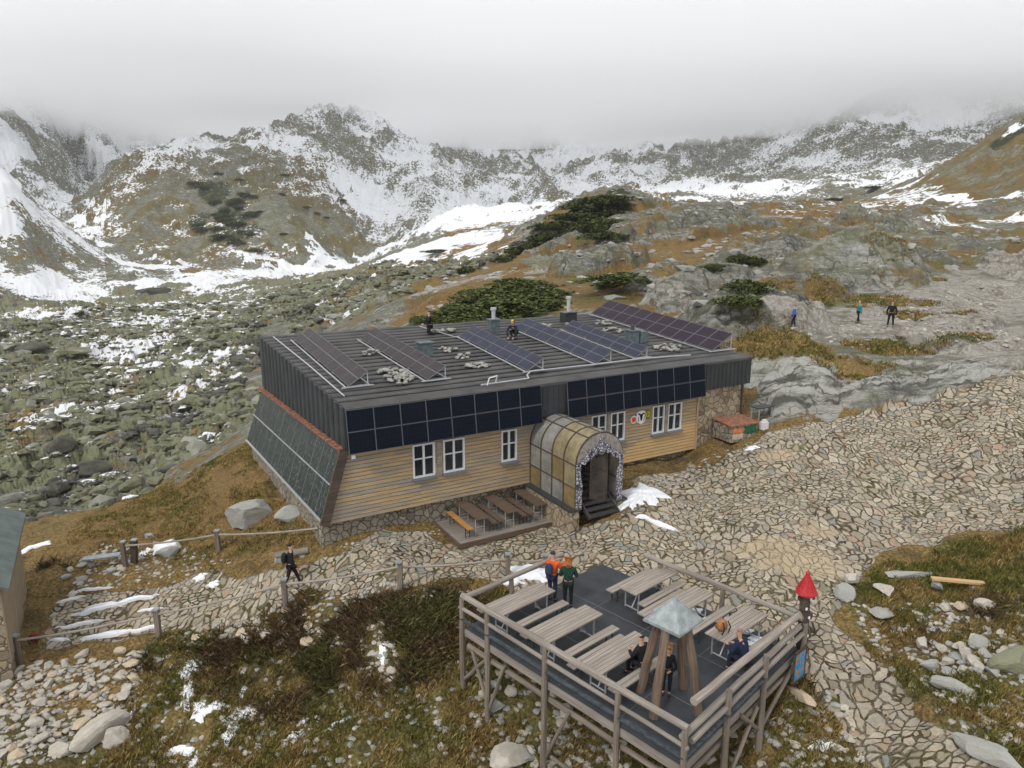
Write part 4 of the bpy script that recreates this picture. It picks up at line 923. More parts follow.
mb = MB(); mb.cyl((0, 0, .70), (0, 0, .98), .12, .10, 10); mb.build('vent_pipe', M['steel'], tw)
rs = random.Random(9)
def heap(x, y, rx, ry, n, label, hh=.22):
    # loose ballast stones, one pile
    mb = MB(); base = RP(x, y, .06)
    for k in range(n):
        a = rs.uniform(0, 6.28); q = math.sqrt(rs.random()); r_ = rs.uniform(.10, .21); xx = math.cos(a) * q * rx; yy = math.sin(a) * q * ry; mb.rock((xx, yy, KR * yy + .05 + (1 - q) * hh * rs.random()), r_, 1.2, 1, .7, rs.randrange(99), 0, 1)
    o = mb.build('stone_pile', M['grey_stone'], None, False); o.location = base; o.rotation_euler = (0, 0, HANG); tag(o, label, 'stone pile', 'ballast stone piles on the hut roof')
heap(3.45, 7.2, .5, .35, 12, 'small ballast stone pile behind the first two panel rows'); heap(3.25, 3.2, .62, 1.35, 60, 'largest ballast stone heap, between the first two panel rows', .3)
heap(7.3, 3.3, .55, .45, 16, 'ballast stones lying alone in the open middle of the roof'); heap(7.6, 5.1, .5, .4, 12, 'ballast stones beside the low flue box'); heap(7.3, 6.6, .45, .5, 10, 'ballast stones behind the low flue box')
heap(18.3, 7.4, .6, .6, 18, 'ballast stones between twin flues and the violet array'); heap(18.6, 2.9, .9, .7, 34, 'broad ballast heap in front of the twin flue boxes'); heap(15.0, 9.6, .7, .5, 22, 'ballast stones near the squat dark chimney'); heap(10.6, 9.4, .35, .4, 12, 'ballast stones at the foot of the narrow chimney'); heap(16.8, 9.3, .5, .5, 14, 'ballast stones before the squat dark chimney'); heap(19.1, 9.5, .6, .6, 16, 'ballast stones under the far end of the violet array')
heap(8.9, 10.4, .9, .35, 18, 'ballast stones near the standing roofer')
# cable conduits on the roof
def cable(pts, r_, mat, label):
    mb = MB()
    for a, b in zip(pts, pts[1:]): mb.cyl(a, b, r_, r_, 6)
    tag(mb.build('cable_conduit', mat), label, 'conduit')
cable([RP(x, y, h) for (x, y, h) in ((6.0, .45, .16), (8.4, .5, .17), (8.55, .9, .2), (9.0, 1.35, .2), (12.6, 1.3, .18), (15.4, 1.35, .18), (18.4, 1.0, .18))], .035, M['alu'], 'pale metal conduit running along the front roof edge')
cable([RP(x, y, h) for (x, y, h) in ((6.2, .25, .18), (6.28, .2, .5), (6.7, .3, .52), (6.75, .5, .18))], .03, M['white_frame'], 'short white conduit bow standing on the front roof edge')
cable([RP(x, y, h) for (x, y, h) in ((.35, 1.2, .14), (.2, 6, .14), (-.1, 11.8, .14))], .03, M['alu'], 'thin metal rail along the collector gable roof edge')
cable([RP(x, y, h) for (x, y, h) in ((8.0, 11.9, .12), (8.8, 8.9, .12), (10.2, 9.2, .12))], .025, M['alu'], 'thin metal rail lying before the standing roofer')
# ------------------------------------------------------------------ viewing deck
DZ = .5; DL, DT, DR, DB = Vector((-1.42, 19.46, 0)), Vector((3.24, 23.54, 0)), Vector((8.26, 18.35, 0)), at_z(684, 726, 1.5) * 1.0
DB.z = 0
deck = thing('viewing_deck', 'raised grey timber viewing deck on posts with log railings', 'deck', (3.2, 18.8, DZ))
O_ = Vector((3.2, 18.8, DZ))
def dk(p, z): return Vector((p.x - O_.x, p.y - O_.y, z - DZ))
mb = MB(); mb.hexa([dk(p, DZ - .05) for p in (DL, DB, DR, DT)] + [dk(p, DZ) for p in (DL, DB, DR, DT)]); mb.build('floor_sheet', M['floor'], deck)
def lerp(a, b, t): return a.lerp(b, t)
mb = MB()
for (a0, b0, a1, b1) in ((.0, .30, 1, .30), (.0, .62, 1, .62)):
    p = lerp(lerp(DL, DT, b0), lerp(DB, DR, b0), .0); q = lerp(lerp(DL, DT, b1), lerp(DB, DR, b1), 1.0); mb.beam(dk(p, DZ + .005), dk(q, DZ + .005), .03, .006)
for t_ in (.25, .5, .75):
    p = lerp(DL, DB, t_); q = lerp(DT, DR, t_); mb.beam(dk(p, DZ + .005), dk(q, DZ + .005), .02, .006)
mb.build('floor_seam', plain('seam_strip', (.12, .13, .14), .6, .1, 9, 0), deck)
# edge beams and joists
mb = MB()
for (a, b) in ((DL, DB), (DB, DR), (DR, DT), (DT, DL)):
    mb.beam(dk(a, DZ - .17), dk(b, DZ - .17), .07, .22)
for k in range(1, 12):
    t_ = k / 12; mb.beam(dk(lerp(DL, DT, t_), DZ - .16), dk(lerp(DB, DR, t_), DZ - .16), .07, .20)
mb.build('floor_beam', M['grey_wood'], deck)
mb = MB()
c_ = (DL + DT + DR + DB) / 4
for (a, b) in ((DL, DB), (DB, DR)):
    mb.cyl(dk(a + (c_ - a) * .02, DZ - .62), dk(b + (c_ - b) * .02, DZ - .62), .085, .075, 9, 0, .012, 8)
mb.build('bearer_log', M['log'], deck)
posts = [lerp(DL, DB, t_) for t_ in (.0, .15, .45, .76)] + [lerp(DB, DR, t_) for t_ in (.0, .31, .62)] + [DR + Vector((.05, 0, 0))]
def outw(p): return (p - c_).normalized() * .10
for i, p in enumerate(posts):
    q = p + outw(p); g = hz(q.x, q.y); top = 1.46 if i != 7 else 1.3
    mb = MB(); mb.cyl(dk(q, g - .3), dk(q, top), .095, .075, 10, 0, .01, 5); mb.build('post', M['log'], deck)
for (p, q_) in ((lerp(DL, DT, .62), 0), (lerp(DT, DR, .34), 0), (lerp(DT, DR, .66), 0), (lerp(DL, DT, .3), 0)):
    mb = MB(); mb.cyl(dk(p, DZ - .6), dk(p, 1.42), .085, .075, 10, 0, .01, 4); mb.build('post', M['log'], deck)
def rail(a, b, z0, z1, r_, name='rail', mat='grey_wood', seg=7, ext=.0):
    d = (b - a).normalized(); a = a - d * ext; b = b + d * ext; mb = MB(); mb.cyl(dk(a, z0), dk(b, z1), r_, r_ * .9, 10, 0, .012, seg); mb.build(name, M[mat], deck)
o1 = .0
rail(DL, DB, 1.50, 1.50, .095, ext=.12); rail(DB + Vector((.0, .02, 0)) + (DR - DB) * .0, DR, 1.22, 1.20, .085, ext=.05)
rail(DL + outw(DL), DB + outw(DB), 1.12, 1.05, .06, ext=.1)
A_ = DB + (DR - DB) * .12 + Vector((-.12, .15, 0)); rail(A_, DR + Vector((0, .1, 0)), 1.62, 1.52, .10, 'rail', 'pale_wood', 8, .05)
rail(DL, lerp(DL, DT, .66), 1.50, 1.52, .085, ext=.08)
rail(lerp(DT, DR, .26), DR, 1.50, 1.46, .085, ext=.06)
rail(lerp(DB, DR, .05) + outw(DB), DR + outw(DR), 1.0, .98, .07)
# zinc covered shelf boards outside the railing
mb = MB()
mb.beam(dk(DL + outw(DL) * 1.5, .80), dk(DB + outw(DB) * 1.5, .78), .12, .03); mb.beam(dk(DB + outw(DB) * 1.5, .80), dk(lerp(DB, DR, .62) + outw(DR) * 1.5, .80), .12, .03); mb.build('edge_board', plain('blue_grey_board', (.055, .065, .075), .6, .5, 8, .2), deck)
# braces under the floor
def brace(p, t0, q, t1, za, zb):
    mb = MB(); a = p + outw(p) * .6; b = q + outw(q) * .6; mb.cyl(dk(lerp(a, b, t0), za), dk(lerp(a, b, t1), zb), .06, .055, 8, 0, .01, 4); mb.build('brace', M['log'], deck)
gz = lambda p: hz(p.x, p.y)
brace(posts[0], 0, posts[1], .95, gz(posts[0]) + .35, DZ - .55); brace(posts[0], .35, posts[1], 1, DZ - .6, gz(posts[1]) + .5); brace(posts[1], 0, posts[2], .3, gz(posts[1]) + .4, DZ - .4)
brace(posts[2], 0, posts[3], .35, gz(posts[2]) + .3, DZ - .55); brace(posts[2], .1, posts[3], .98, gz(posts[2]) + .55, gz(posts[2]) + .5)
brace(posts[3], .0, posts[4], .7, gz(posts[3]) + .2, DZ - .5)
brace(posts[4], .2, posts[5], 1.0, DZ - .5, gz(posts[5]) + .5); brace(posts[5], 0, posts[6], .9, gz(posts[5]) + .5, DZ - .5); brace(posts[5], .4, posts[6], 1.0, DZ - .2, gz(posts[6]) + .6); brace(posts[6], .0, posts[7], 1.0, gz(posts[6]) + .5, DZ - .1)
# notice with a bright picture hanging on the corner post
def picture_mat():
    t = NT('bright_poster_print'); n = t.noise(t.obj(), 5, 3, .5, .6); return t.done(t.ramp(n, [(.0, (.02, .12, .36)), (.42, (.03, .26, .52)), (.52, (.05, .30, .50)), (.56, (.50, .20, .07)), (.7, (.10, .14, .22))]))
pp = DR + Vector((-.10, -.42, 0)); bd = thing('notice_board', 'blue and orange picture board hanging below the railing corner', 'notice board', (pp.x, pp.y, .15), R(42))
mb = MB(); mb.box(0, 0, .1, .62, .04, .85); mb.build('board', picture_mat(), bd)
mb = MB()
for s_ in (-.33, .33): mb.box(s_, 0, .1, .05, .06, .95)
for s_ in (-.35, .55): mb.box(0, -.003, s_, .70, .062, .05)
mb.build('frame', M['dark_log'], bd)

# ------------------------------------------------------------------ tables and benches on the deck
def make_table(label):
    r = thing('picnic_table', label, 'table', group='weathered slatted tables on the deck'); mb = MB()
    for k in range(6): mb.box(0, -.3 + k * .12, .735, 2.2, .108, .04)
    for x in (-.85, .85): mb.box(x, 0, .695, .08, .66, .04)
    mb.build('tabletop', M['pale_wood'], r)
    for x in (-.82, .82):
        mb = MB()
        for y in (-.26, .26): mb.beam((x, y, 0), (x, y, .675), .035, .035)
        mb.beam((x, -.26, .06), (x, .26, .06), .03, .03); mb.beam((x, 0, .06), (x * .45, 0, .66), .03, .03); mb.build('leg', M['alu'], r)
    return r
def make_bench(label):
    r = thing('bench', label, 'bench', group='weathered slatted benches on the deck'); mb = MB()
    for k in range(2): mb.box(0, -.075 + k * .15, .43, 2.2, .138, .04)
    mb.build('seat', M['pale_wood'], r)
    for x in (-.82, .82):
        mb = MB(); mb.beam((x, -.11, 0), (x, -.11, .41), .035, .035); mb.beam((x, .11, 0), (x, .11, .41), .035, .035); mb.beam((x, -.11, .05), (x, .11, .05), .03, .03); mb.build('leg', M['steel'], r)
    return r
TA = R(41.5); pv_ = Vector((-math.sin(TA), math.cos(TA), 0))
t0 = make_table('slatted table at the low railing, crossed by the two standing visitors'); t0.location = (.30, 19.82, DZ); t0.rotation_euler = (0, 0, TA)
dup(t0, (1.62, 18.46, DZ), TA, 'middle slatted table of the row along the long log railing'); dup(t0, (2.88, 17.05, DZ), TA, 'slatted table next to the bell tower legs')
dup(t0, (4.42, 21.01, DZ), TA, 'slatted table at the railing gap, far end from the bell tower'); dup(t0, (5.22, 19.62, DZ), TA, 'slatted table half hidden behind the tower roof'); dup(t0, (6.48, 18.42, DZ), TA, 'slatted table with the brown backpack on it')
b0 = make_bench('slatted bench beside the table near the standing visitors'); b0.location = (.86, 19.44, DZ); b0.rotation_euler = (0, 0, TA)
for (x, y, lab) in ((2.22, 18.02, 'slatted bench in front of the middle table of the log railing row'), (3.35, 16.55, 'slatted bench partly hidden by the bell tower legs'), (4.82, 20.70, 'slatted bench in front of the table at the railing gap'),
                    (5.98, 19.20, 'slatted bench between the half hidden table and the backpack table'), (6.98, 17.86, 'slatted bench with the seated visitor on it'), (3.95, 21.55, 'slatted bench tucked behind the table at the railing gap'),
                    (2.38, 17.55, 'slatted bench tucked close behind the table next to the bell tower'), (1.14, 18.98, 'slatted bench tucked behind the middle table'), (4.72, 20.14, 'slatted bench tucked behind the half hidden table'), (-.18, 20.35, 'slatted bench tucked against the low railing')):
    dup(b0, (x, y, DZ), TA, lab)
# ------------------------------------------------------------------ bell tower
TC = Vector((4.02, 15.98, DZ)); tower = thing('bell_tower', 'small log tower on four splayed legs with a pale metal pyramid roof', 'tower', TC, R(8))
for (sx, sy) in ((-1, -1), (1, -1), (1, 1), (-1, 1)):
    mb = MB(); mb.cyl((sx * .58, sy * .52, 0), (sx * .27, sy * .25, 2.36), .125, .10, 10, 0, .012, 6); mb.build('leg', M['warm_log'], tower)
mb = MB()
for (a, b) in (((-.34, -.32), (.34, -.32)), ((-.34, .32), (.34, .32)), ((-.32, -.34), (-.32, .34)), ((.32, -.34), (.32, .34))): mb.beam((a[0], a[1], 2.26), (b[0], b[1], 2.26), .08, .10)
o = mb.build('top_frame', M['log'], tower); o.rotation_euler = (0, 0, R(36))
mb = MB(); h_ = .52; ap = (0, 0, 2.95); cs = [(-h_, -h_, 2.36), (h_, -h_, 2.36), (h_, h_, 2.36), (-h_, h_, 2.36)]
mb.box(0, 0, 2.335, 2 * h_ + .03, 2 * h_ + .03, .05)
cs2 = [(x * .98, y * .98, 2.365) for x, y, _ in cs]
for i in range(4): mb.face([cs2[i], cs2[(i + 1) % 4], ap])
o = mb.build('roof', M['zinc'], tower); o.rotation_euler = (0, 0, R(36))
mb = MB()
for i in range(4): mb.cyl(cs2[i], ap, .018, .018, 6)
mb.cyl((0, 0, 2.93), (0, 0, 3.03), .03, .015, 8); o = mb.build('roof_seam', M['zinc'], tower); o.rotation_euler = (0, 0, R(36))
mb = MB(); n = 14; prof = [(.0, 0), (.05, 0), (.09, -.05), (.11, -.18), (.16, -.27), (.17, -.30)]
for (r0, z0), (r1, z1) in zip(prof, prof[1:]):
    for i in range(n):
        a, b = 2 * math.pi * i / n, 2 * math.pi * (i + 1) / n; mb.face([(r0 * math.cos(a), r0 * math.sin(a), 2.2 + z0), (r1 * math.cos(a), r1 * math.sin(a), 2.2 + z1), (r1 * math.cos(b), r1 * math.sin(b), 2.2 + z1), (r0 * math.cos(b), r0 * math.sin(b), 2.2 + z0)])
mb.build('bell', M['steel'], tower, True)
# carved post with the red cap
LP = Vector((8.40, 18.48, 0)); lg = hz(LP.x, LP.y); lan = thing('carved_post', 'dark carved totem post with a pointed bright red cap at the deck corner', 'totem post', (LP.x, LP.y, lg - .1), R(15))
mb = MB(); B_ = 2.30 - lg; mb.cyl((0, 0, 0), (0, 0, B_), .16, .14, 9, 0, .02, 8)
for k in range(5):
    z_ = B_ - .10 - k * .30; mb.box(.12 * (-1) ** k, -.08, z_, .16, .14, .15, .3 * k); mb.box(-.1 * (-1) ** k, .05, z_ - .1, .14, .14, .12, .5 * k)
mb.build('shaft', M['dark_log'], lan)
mb = MB()
for k in range(5):
    z_ = B_ - .14 - k * .29; mb.box(.06 * (-1) ** k, -.155, z_, .06, .03, .07)
mb.build('inlay', cW, lan)
mb = MB(); n = 9; prof = [(.30, B_ - .02), (.30, B_ + .02), (.19, B_ + .22), (.07, B_ + .50), (.055, B_ + .56), (.075, B_ + .60), (.03, B_ + .66), (.0, B_ + .68)]
for (r0, z0), (r1, z1) in zip(prof, prof[1:]):
    for i in range(n):
        a, b = 2 * math.pi * i / n, 2 * math.pi * (i + 1) / n; mb.face([(r0 * math.cos(a), r0 * math.sin(a), z0), (r0 * math.cos(b), r0 * math.sin(b), z0), (r1 * math.cos(b), r1 * math.sin(b), z1), (r1 * math.cos(a), r1 * math.sin(a), z1)])
for i in range(n): a = 2 * math.pi * i / n; mb.cyl((.30 * math.cos(a), .30 * math.sin(a), B_ + .01), (.07 * math.cos(a), .07 * math.sin(a), B_ + .5), .018, .012, 6)
mb.build('cap', plain('red_painted_cap', (.42, .025, .03), .5, .25, 14, .2), lan)
# ------------------------------------------------------------------ platform with beer tables at the hut wall
pz = max(gl(4.3, -1.6), gl(8, -1.6), gl(6, -1), gl(7.9, .4)) + .07; print('platform', pz, gl(4.3, -1.6), gl(8, -1.6), gl(7.9, .4))
plat = thing('seating_platform', 'low plank platform carrying the brown tables along the hut wall', 'platform', HW(6.1, -.6, pz), HANG); mb = MB()
for k in range(18): mb.box(0, -1.16 + k * .135, -.03, 4.5, .125, .05)
mb.build('planking', M['grey_wood'], plat); mb = MB()
mb.box(0, -1.28, -.10, 4.6, .07, .20); mb.box(-2.29, 0, -.10, .07, 2.5, .20); mb.box(2.29, 0, -.10, .07, 2.5, .20); mb.build('border_beam', M['brown_board'], plat)
def beer_table(label, mat='brown_board'):
    r = thing('beer_table', label, 'table', group='brown folding tables on the platform'); mb = MB(); mb.box(0, 0, .76, .52, 2.1, .04); mb.build('tabletop', M[mat], r)
    for y in (-.75, .75):
        mb = MB()
        for x in (-.2, .2): mb.beam((x, y, 0), (x, y, .74), .03, .03)
        mb.beam((-.2, y, .3), (.2, y, .3), .025, .025); mb.build('leg', M['alu'], r)
    return r
def beer_bench(label, mat='brown_board'):
    r = thing('beer_bench', label, 'bench', group='brown folding benches on the platform'); mb = MB(); mb.box(0, 0, .46, .26, 2.1, .035); mb.build('seat', M[mat], r)
    for y in (-.75, .75):
        mb = MB()
        for x in (-.09, .09): mb.beam((x, y, 0), (x, y, .44), .03, .03)
        mb.beam((-.09, y, .2), (.09, y, .2), .025, .025); mb.build('leg', M['steel'], r)
    return r
bt = beer_table('brown folding table next to the orange bench'); bt.location = HW(4.95, -.62, pz); bt.rotation_euler = (0, 0, HANG)
dup(bt, HW(6.35, -.62, pz), HANG, 'middle brown folding table by the hut wall'); dup(bt, HW(7.8, -.55, pz), HANG, 'brown folding table beside the porch footing')
bb = beer_bench('orange varnished bench at the end of the platform', 'orange_board'); bb.location = HW(4.35, -.7, pz); bb.rotation_euler = (0, 0, HANG); bb['group'] = 'folding benches on the platform'
bb2 = beer_bench('brown bench between the first table and the middle table, nearer the first'); bb2.location = HW(5.5, -.62, pz); bb2.rotation_euler = (0, 0, HANG); bb2['group'] = 'folding benches on the platform'
for x, lab in ((5.86, 'brown bench tight against the middle brown table'), (6.95, 'brown bench just past the middle brown table'), (7.3, 'brown bench just before the table beside the porch')): dup(bb2, HW(x, -.6, pz), HANG, lab)
# ------------------------------------------------------------------ people
def skin_mesh(nodes, edges, name, mat, parent, root=0, sub=1):
    me = bpy.data.meshes.new('tmp'); me.from_pydata([n[0] for n in nodes], edges, []); o = bpy.data.objects.new('tmp', me); COL.objects.link(o)
    md = o.modifiers.new('s', 'SKIN'); md.use_smooth_shade = True
    for i, n in enumerate(nodes):
        sv = me.skin_vertices[0].data[i]; r_ = n[1]; sv.radius = r_ if isinstance(r_, tuple) else (r_, r_); sv.use_root = (i == root)
    s2 = o.modifiers.new('u', 'SUBSURF'); s2.levels = sub; s2.render_levels = sub
    dg = bpy.context.evaluated_depsgraph_get(); dg.update(); ev = o.evaluated_get(dg); nm = bpy.data.meshes.new_from_object(ev)
    bpy.data.objects.remove(o); nm.name = name; nm.materials.clear(); nm.materials.append(mat)
    r = bpy.data.objects.new(name, nm); COL.objects.link(r); r.parent = parent; return r
SK = plain('skin', (.50, .30, .21), .6, .08, 14, 0)
def cloth(n, c): return plain(n, c, .9, .18, 10, .2)
def person(label, loc, rz, h=1.75, lean=0.0, hips=None, feet=None, knees=None, hands=None, jacket=(.02, .02, .025), trousers=(.015, .015, .02), hair=(.05, .03, .02), hat=None, boots=(.04, .03, .025), long_hair=False, headtilt=0.0, elbows=None, pack=None):
    """faces local +Y"""
    s = h / 1.75; root = thing('person', label, 'person', loc, rz)
    V = Vector; hip = V(hips or (0, 0, .92)); ax = V((0, math.sin(lean), math.cos(lean)))
    ch = hip + ax * .36; nb = hip + ax * .50; hd0 = nb + V((0, math.sin(lean + headtilt), math.cos(lean + headtilt))) * .09; hd = nb + V((0, math.sin(lean * .5 + headtilt), math.cos(lean * .5 + headtilt))) * .20; ht = hd + V((0, math.sin(lean * .3 + headtilt) * .08, .085))
    fw = V((0, math.cos(lean * .3 + headtilt), -math.sin(lean * .3 + headtilt)))
    sh = [nb + V((sx * .19, 0, -.04)) for sx in (-1, 1)]
    hands = [V(q) for q in (hands or ((-.26, .06, .78), (.26, .06, .78)))]; feet = [V(q) for q in (feet or ((-.10, 0, .07), (.10, 0, .07)))]
    kn = [V(q) for q in knees] if knees else [(hip + V((sx * .1, 0, 0)) + feet[i]) / 2 + V((0, .03, .02)) for i, sx in enumerate((-1, 1))]
    el = [V(q) for q in elbows] if elbows else [(sh[i] + hands[i]) / 2 + V((sx * .05, -.07, -.02)) for i, sx in enumerate((-1, 1))]
    hp = [hip + V((sx * .10, 0, -.04)) for sx in (-1, 1)]
    S = lambda v: tuple(v * s)
    N = [(S(hip), .11 * s), (S((hip + ch) / 2), .105 * s), (S(ch), .12 * s), (S(nb), .06 * s), (S(hd0), .052 * s), (S(hd - V((0, -.0, .03))), (.072 * s, .085 * s)), (S(hd + V((0, 0, .04))), (.08 * s, .092 * s)), (S(ht), .055 * s), (S(hd + fw * .105 - V((0, 0, .01))), .013 * s)]
    E = [(0, 1), (1, 2), (2, 3), (3, 4), (4, 5), (5, 6), (6, 7), (5, 8)]
    for i in (0, 1):
        d = (hands[i] - el[i]).normalized(); sd = V((1 if i else -1, 0, 0)); b = len(N); palm = hands[i] + d * .07
        N += [(S(sh[i]), .055 * s), (S(el[i]), .042 * s), (S(hands[i]), .028 * s), (S(palm), (.036 * s, .018 * s))]; E += [(2, b), (b, b + 1), (b + 1, b + 2), (b + 2, b + 3)]
        up = d.cross(sd).normalized() if d.cross(sd).length > .1 else V((0, 1, 0)); side = up.cross(d).normalized()
        for f, (o_, L_) in enumerate(((-.030, .062), (-.010, .075), (.011, .072), (.031, .056))):
            m_ = palm + side * o_ + d * (L_ * .5) + V((0, 0, 0)); e_ = palm + side * o_ * 1.1 + d * (L_ * .85) + up * (-.02); c = len(N)
            N += [(S(m_), .0085 * s), (S(e_), .007 * s)]; E += [(b + 3, c), (c, c + 1)]
        c = len(N); N += [(S(hands[i] + d * .03 - side * .045), .0095 * s), (S(hands[i] + d * .065 - side * .058), .008 * s)]; E += [(b + 2, c), (c, c + 1)]
    for i in (0, 1):
        b = len(N); N += [(S(hp[i]), .085 * s), (S(kn[i]), .055 * s), (S(feet[i]), .038 * s), (S(feet[i] + V((0, .13, -.035))), .032 * s)]; E += [(0, b), (b, b + 1), (b + 1, b + 2), (b + 2, b + 3)]
    skin_mesh(N, E, 'body', SK, root)
    jm, tm = cloth('jacket_cloth', jacket), cloth('trouser_cloth', trousers)
    N = [(S(hip - ax * .04), (.165 * s, .125 * s)), (S((hip + ch) / 2), (.155 * s, .125 * s)), (S(ch), (.175 * s, .135 * s)), (S(nb), .082 * s)]; E = [(0, 1), (1, 2), (2, 3)]
    for i in (0, 1): b = len(N); N += [(S(sh[i]), .078 * s), (S(el[i]), .062 * s), (S(hands[i]), .046 * s)]; E += [(2, b), (b, b + 1), (b + 1, b + 2)]
    skin_mesh(N, E, 'jacket', jm, root)
    N = [(S(hip), (.15 * s, .12 * s))]; E = []
    for i in (0, 1): b = len(N); N += [(S(hp[i]), .10 * s), (S(kn[i]), .072 * s), (S(feet[i] + V((0, 0, .03))), .052 * s)]; E += [(0, b), (b, b + 1), (b + 1, b + 2)]
    skin_mesh(N, E, 'trousers', tm, root)
    bm_ = cloth('boot_leather', boots)
    for i in (0, 1): skin_mesh([(S(feet[i] + V((0, 0, .05))), .052 * s), (S(feet[i] + V((0, -.02, -.02))), .05 * s), (S(feet[i] + V((0, .16, -.03))), .042 * s)], [(0, 1), (1, 2)], 'boot', bm_, root)
    hm = cloth('hair', hair)
    N = [(S(hd + V((0, -.035, .03))), .118 * s), (S(ht + V((0, -.02, .01))), .088 * s)]; E = [(0, 1)]
    if long_hair: N += [(S(hd + V((0, -.075, -.08))), .075 * s), (S(hd + V((0, -.09, -.20))), .06 * s)]; E += [(0, 2), (2, 3)]
    skin_mesh(N, E, 'hair', hm, root)
    if hat: skin_mesh([(S(hd + V((0, -.01, .075))), .13 * s), (S(ht + V((0, -.01, .04))), .10 * s)], [(0, 1)], 'hat', plain('hat_cloth', hat, .6, .1, 9, 0), root)
    mb = MB()
    for sx in (-1, 1): c = (hd + fw * .083 + V((sx * .032, 0, .02))) * s; mb.rock(c, .011 * s, 1, 1, 1, 3, 0, 1)
    mb.build('eyes', M['black'], root)
    if pack:
        pk = skin_mesh([(S(hip + ax * .08 + V((0, -.22, 0))), (.14 * s, .11 * s)), (S(ch + V((0, -.24, .02))), (.15 * s, .12 * s)), (S(nb + V((0, -.20, .0))), (.10 * s, .08 * s))], [(0, 1), (1, 2)], 'rucksack', cloth('rucksack_cloth', pack), root)
    return root
p = hit(292, 587); person('person in black walking along the path behind the post fence', p, R(-75), 1.75, .08, feet=((-.10, .30, .07), (.10, -.26, .10)), hands=((-.25, -.14, .85), (.24, .24, .86)), jacket=(.012, .012, .014), hair=(.02, .015, .012), hat=(.015, .015, .016), pack=(.02, .02, .022))
person('person in an orange jacket and dark blue trousers standing at the deck railing', (1.30, 20.98, DZ), R(-35), 1.74, .04, hands=((-.12, .42, 1.25), (.16, .44, 1.28)), elbows=((-.30, .14, 1.14), (.30, .14, 1.14)), jacket=(.62, .10, .02), trousers=(.02, .03, .07), hair=(.03, .03, .035), hat=(.02, .03, .06), pack=(.03, .04, .08))
person('red haired person in a dark green jacket standing by the tables', (1.78, 20.58, DZ), R(-10), 1.72, .02, hands=((-.10, .30, 1.15), (.12, .30, 1.15)), elbows=((-.28, .06, 1.08), (.28, .06, 1.08)), jacket=(.012, .045, .032), trousers=(.012, .014, .018), hair=(.34, .11, .035), long_hair=True)
person('seated person in a navy jacket with a red collar bending over beside the backpack', (6.30, 17.05, DZ), R(38), 1.74, .42, hips=(0, 0, .53), knees=((-.12, .42, .52), (.12, .42, .52)), feet=((-.12, .44, .07), (.14, .50, .07)), hands=((-.10, .52, .74), (.14, .50, .72)), elbows=((-.30, .24, .70), (.32, .24, .70)), jacket=(.015, .022, .06), trousers=(.02, .025, .045), hair=(.33, .25, .2), hat=(.30, .13, .12))
person('fair haired person in black standing beneath the bell tower', (4.02, 16.30, DZ), R(160), 1.42, .05, hands=((-.12, .24, 1.0), (.14, .25, .98)), elbows=((-.28, .05, 1.02), (.28, .05, 1.02)), jacket=(.012, .014, .018), trousers=(.012, .014, .02), hair=(.42, .25, .09), long_hair=True)
person('person in dark clothes sitting on a bench behind the bell tower leg', (3.52, 16.88, DZ), R(40), 1.72, .2, hips=(0, 0, .53), knees=((-.12, .42, .52), (.12, .42, .52)), feet=((-.12, .46, .07), (.12, .46, .07)), hands=((-.12, .42, .78), (.14, .42, .76)), elbows=((-.3, .16, .76), (.3, .16, .76)), jacket=(.014, .013, .016), hair=(.03, .02, .016))
p = hit(793, 327); person('small hiker in a bright blue jacket on the far gravel path', p, R(60), 1.48, .03, feet=((-.1, .12, .07), (.1, -.12, .07)), jacket=(.02, .13, .52), trousers=(.02, .022, .04), hair=(.1, .08, .06), hat=(.04, .16, .5))
p = hit(858, 323); person('hiker in a teal jacket and pale cap on the far gravel path', p, R(95), 1.55, .05, feet=((-.1, .14, .07), (.1, -.12, .07)), jacket=(.02, .23, .27), trousers=(.015, .016, .02), hat=(.6, .58, .52))
p = hit(890, 327); person('tall hiker all in black carrying a dark bag on the far gravel path', p, R(150), 1.82, .02, feet=((-.16, 0, .07), (.16, .04, .07)), jacket=(.012, .012, .013), trousers=(.012, .012, .014), hair=(.03, .025, .02), hat=(.02, .02, .022), pack=(.02, .02, .02))
p = RP(7.85, 10.2, .02); person('roofer in dark overalls kneeling upright near the back edge of the roof', p, HANG + R(80), 1.75, .04, hips=(0, -.05, .50), knees=((-.12, .06, .09), (.12, .06, .09)), feet=((-.12, -.38, .06), (.12, -.38, .06)), hands=((-.14, .32, .62), (.14, .32, .60)), jacket=(.012, .013, .018), hair=(.02, .015, .012), hat=(.02, .02, .025))
p = RP(11.95, 7.9, .02); person('crouching roofer in a navy jacket with a yellow helmet', p, HANG + R(130), 1.75, .85, hips=(0, -.1, .42), knees=((-.16, .28, .50), (.16, .28, .42)), feet=((-.14, .02, .07), (.14, .02, .07)), hands=((-.16, .62, .14), (.16, .62, .14)), elbows=((-.26, .46, .42), (.26, .46, .42)), jacket=(.012, .016, .035), trousers=(.014, .016, .025), hat=(.62, .40, .03))

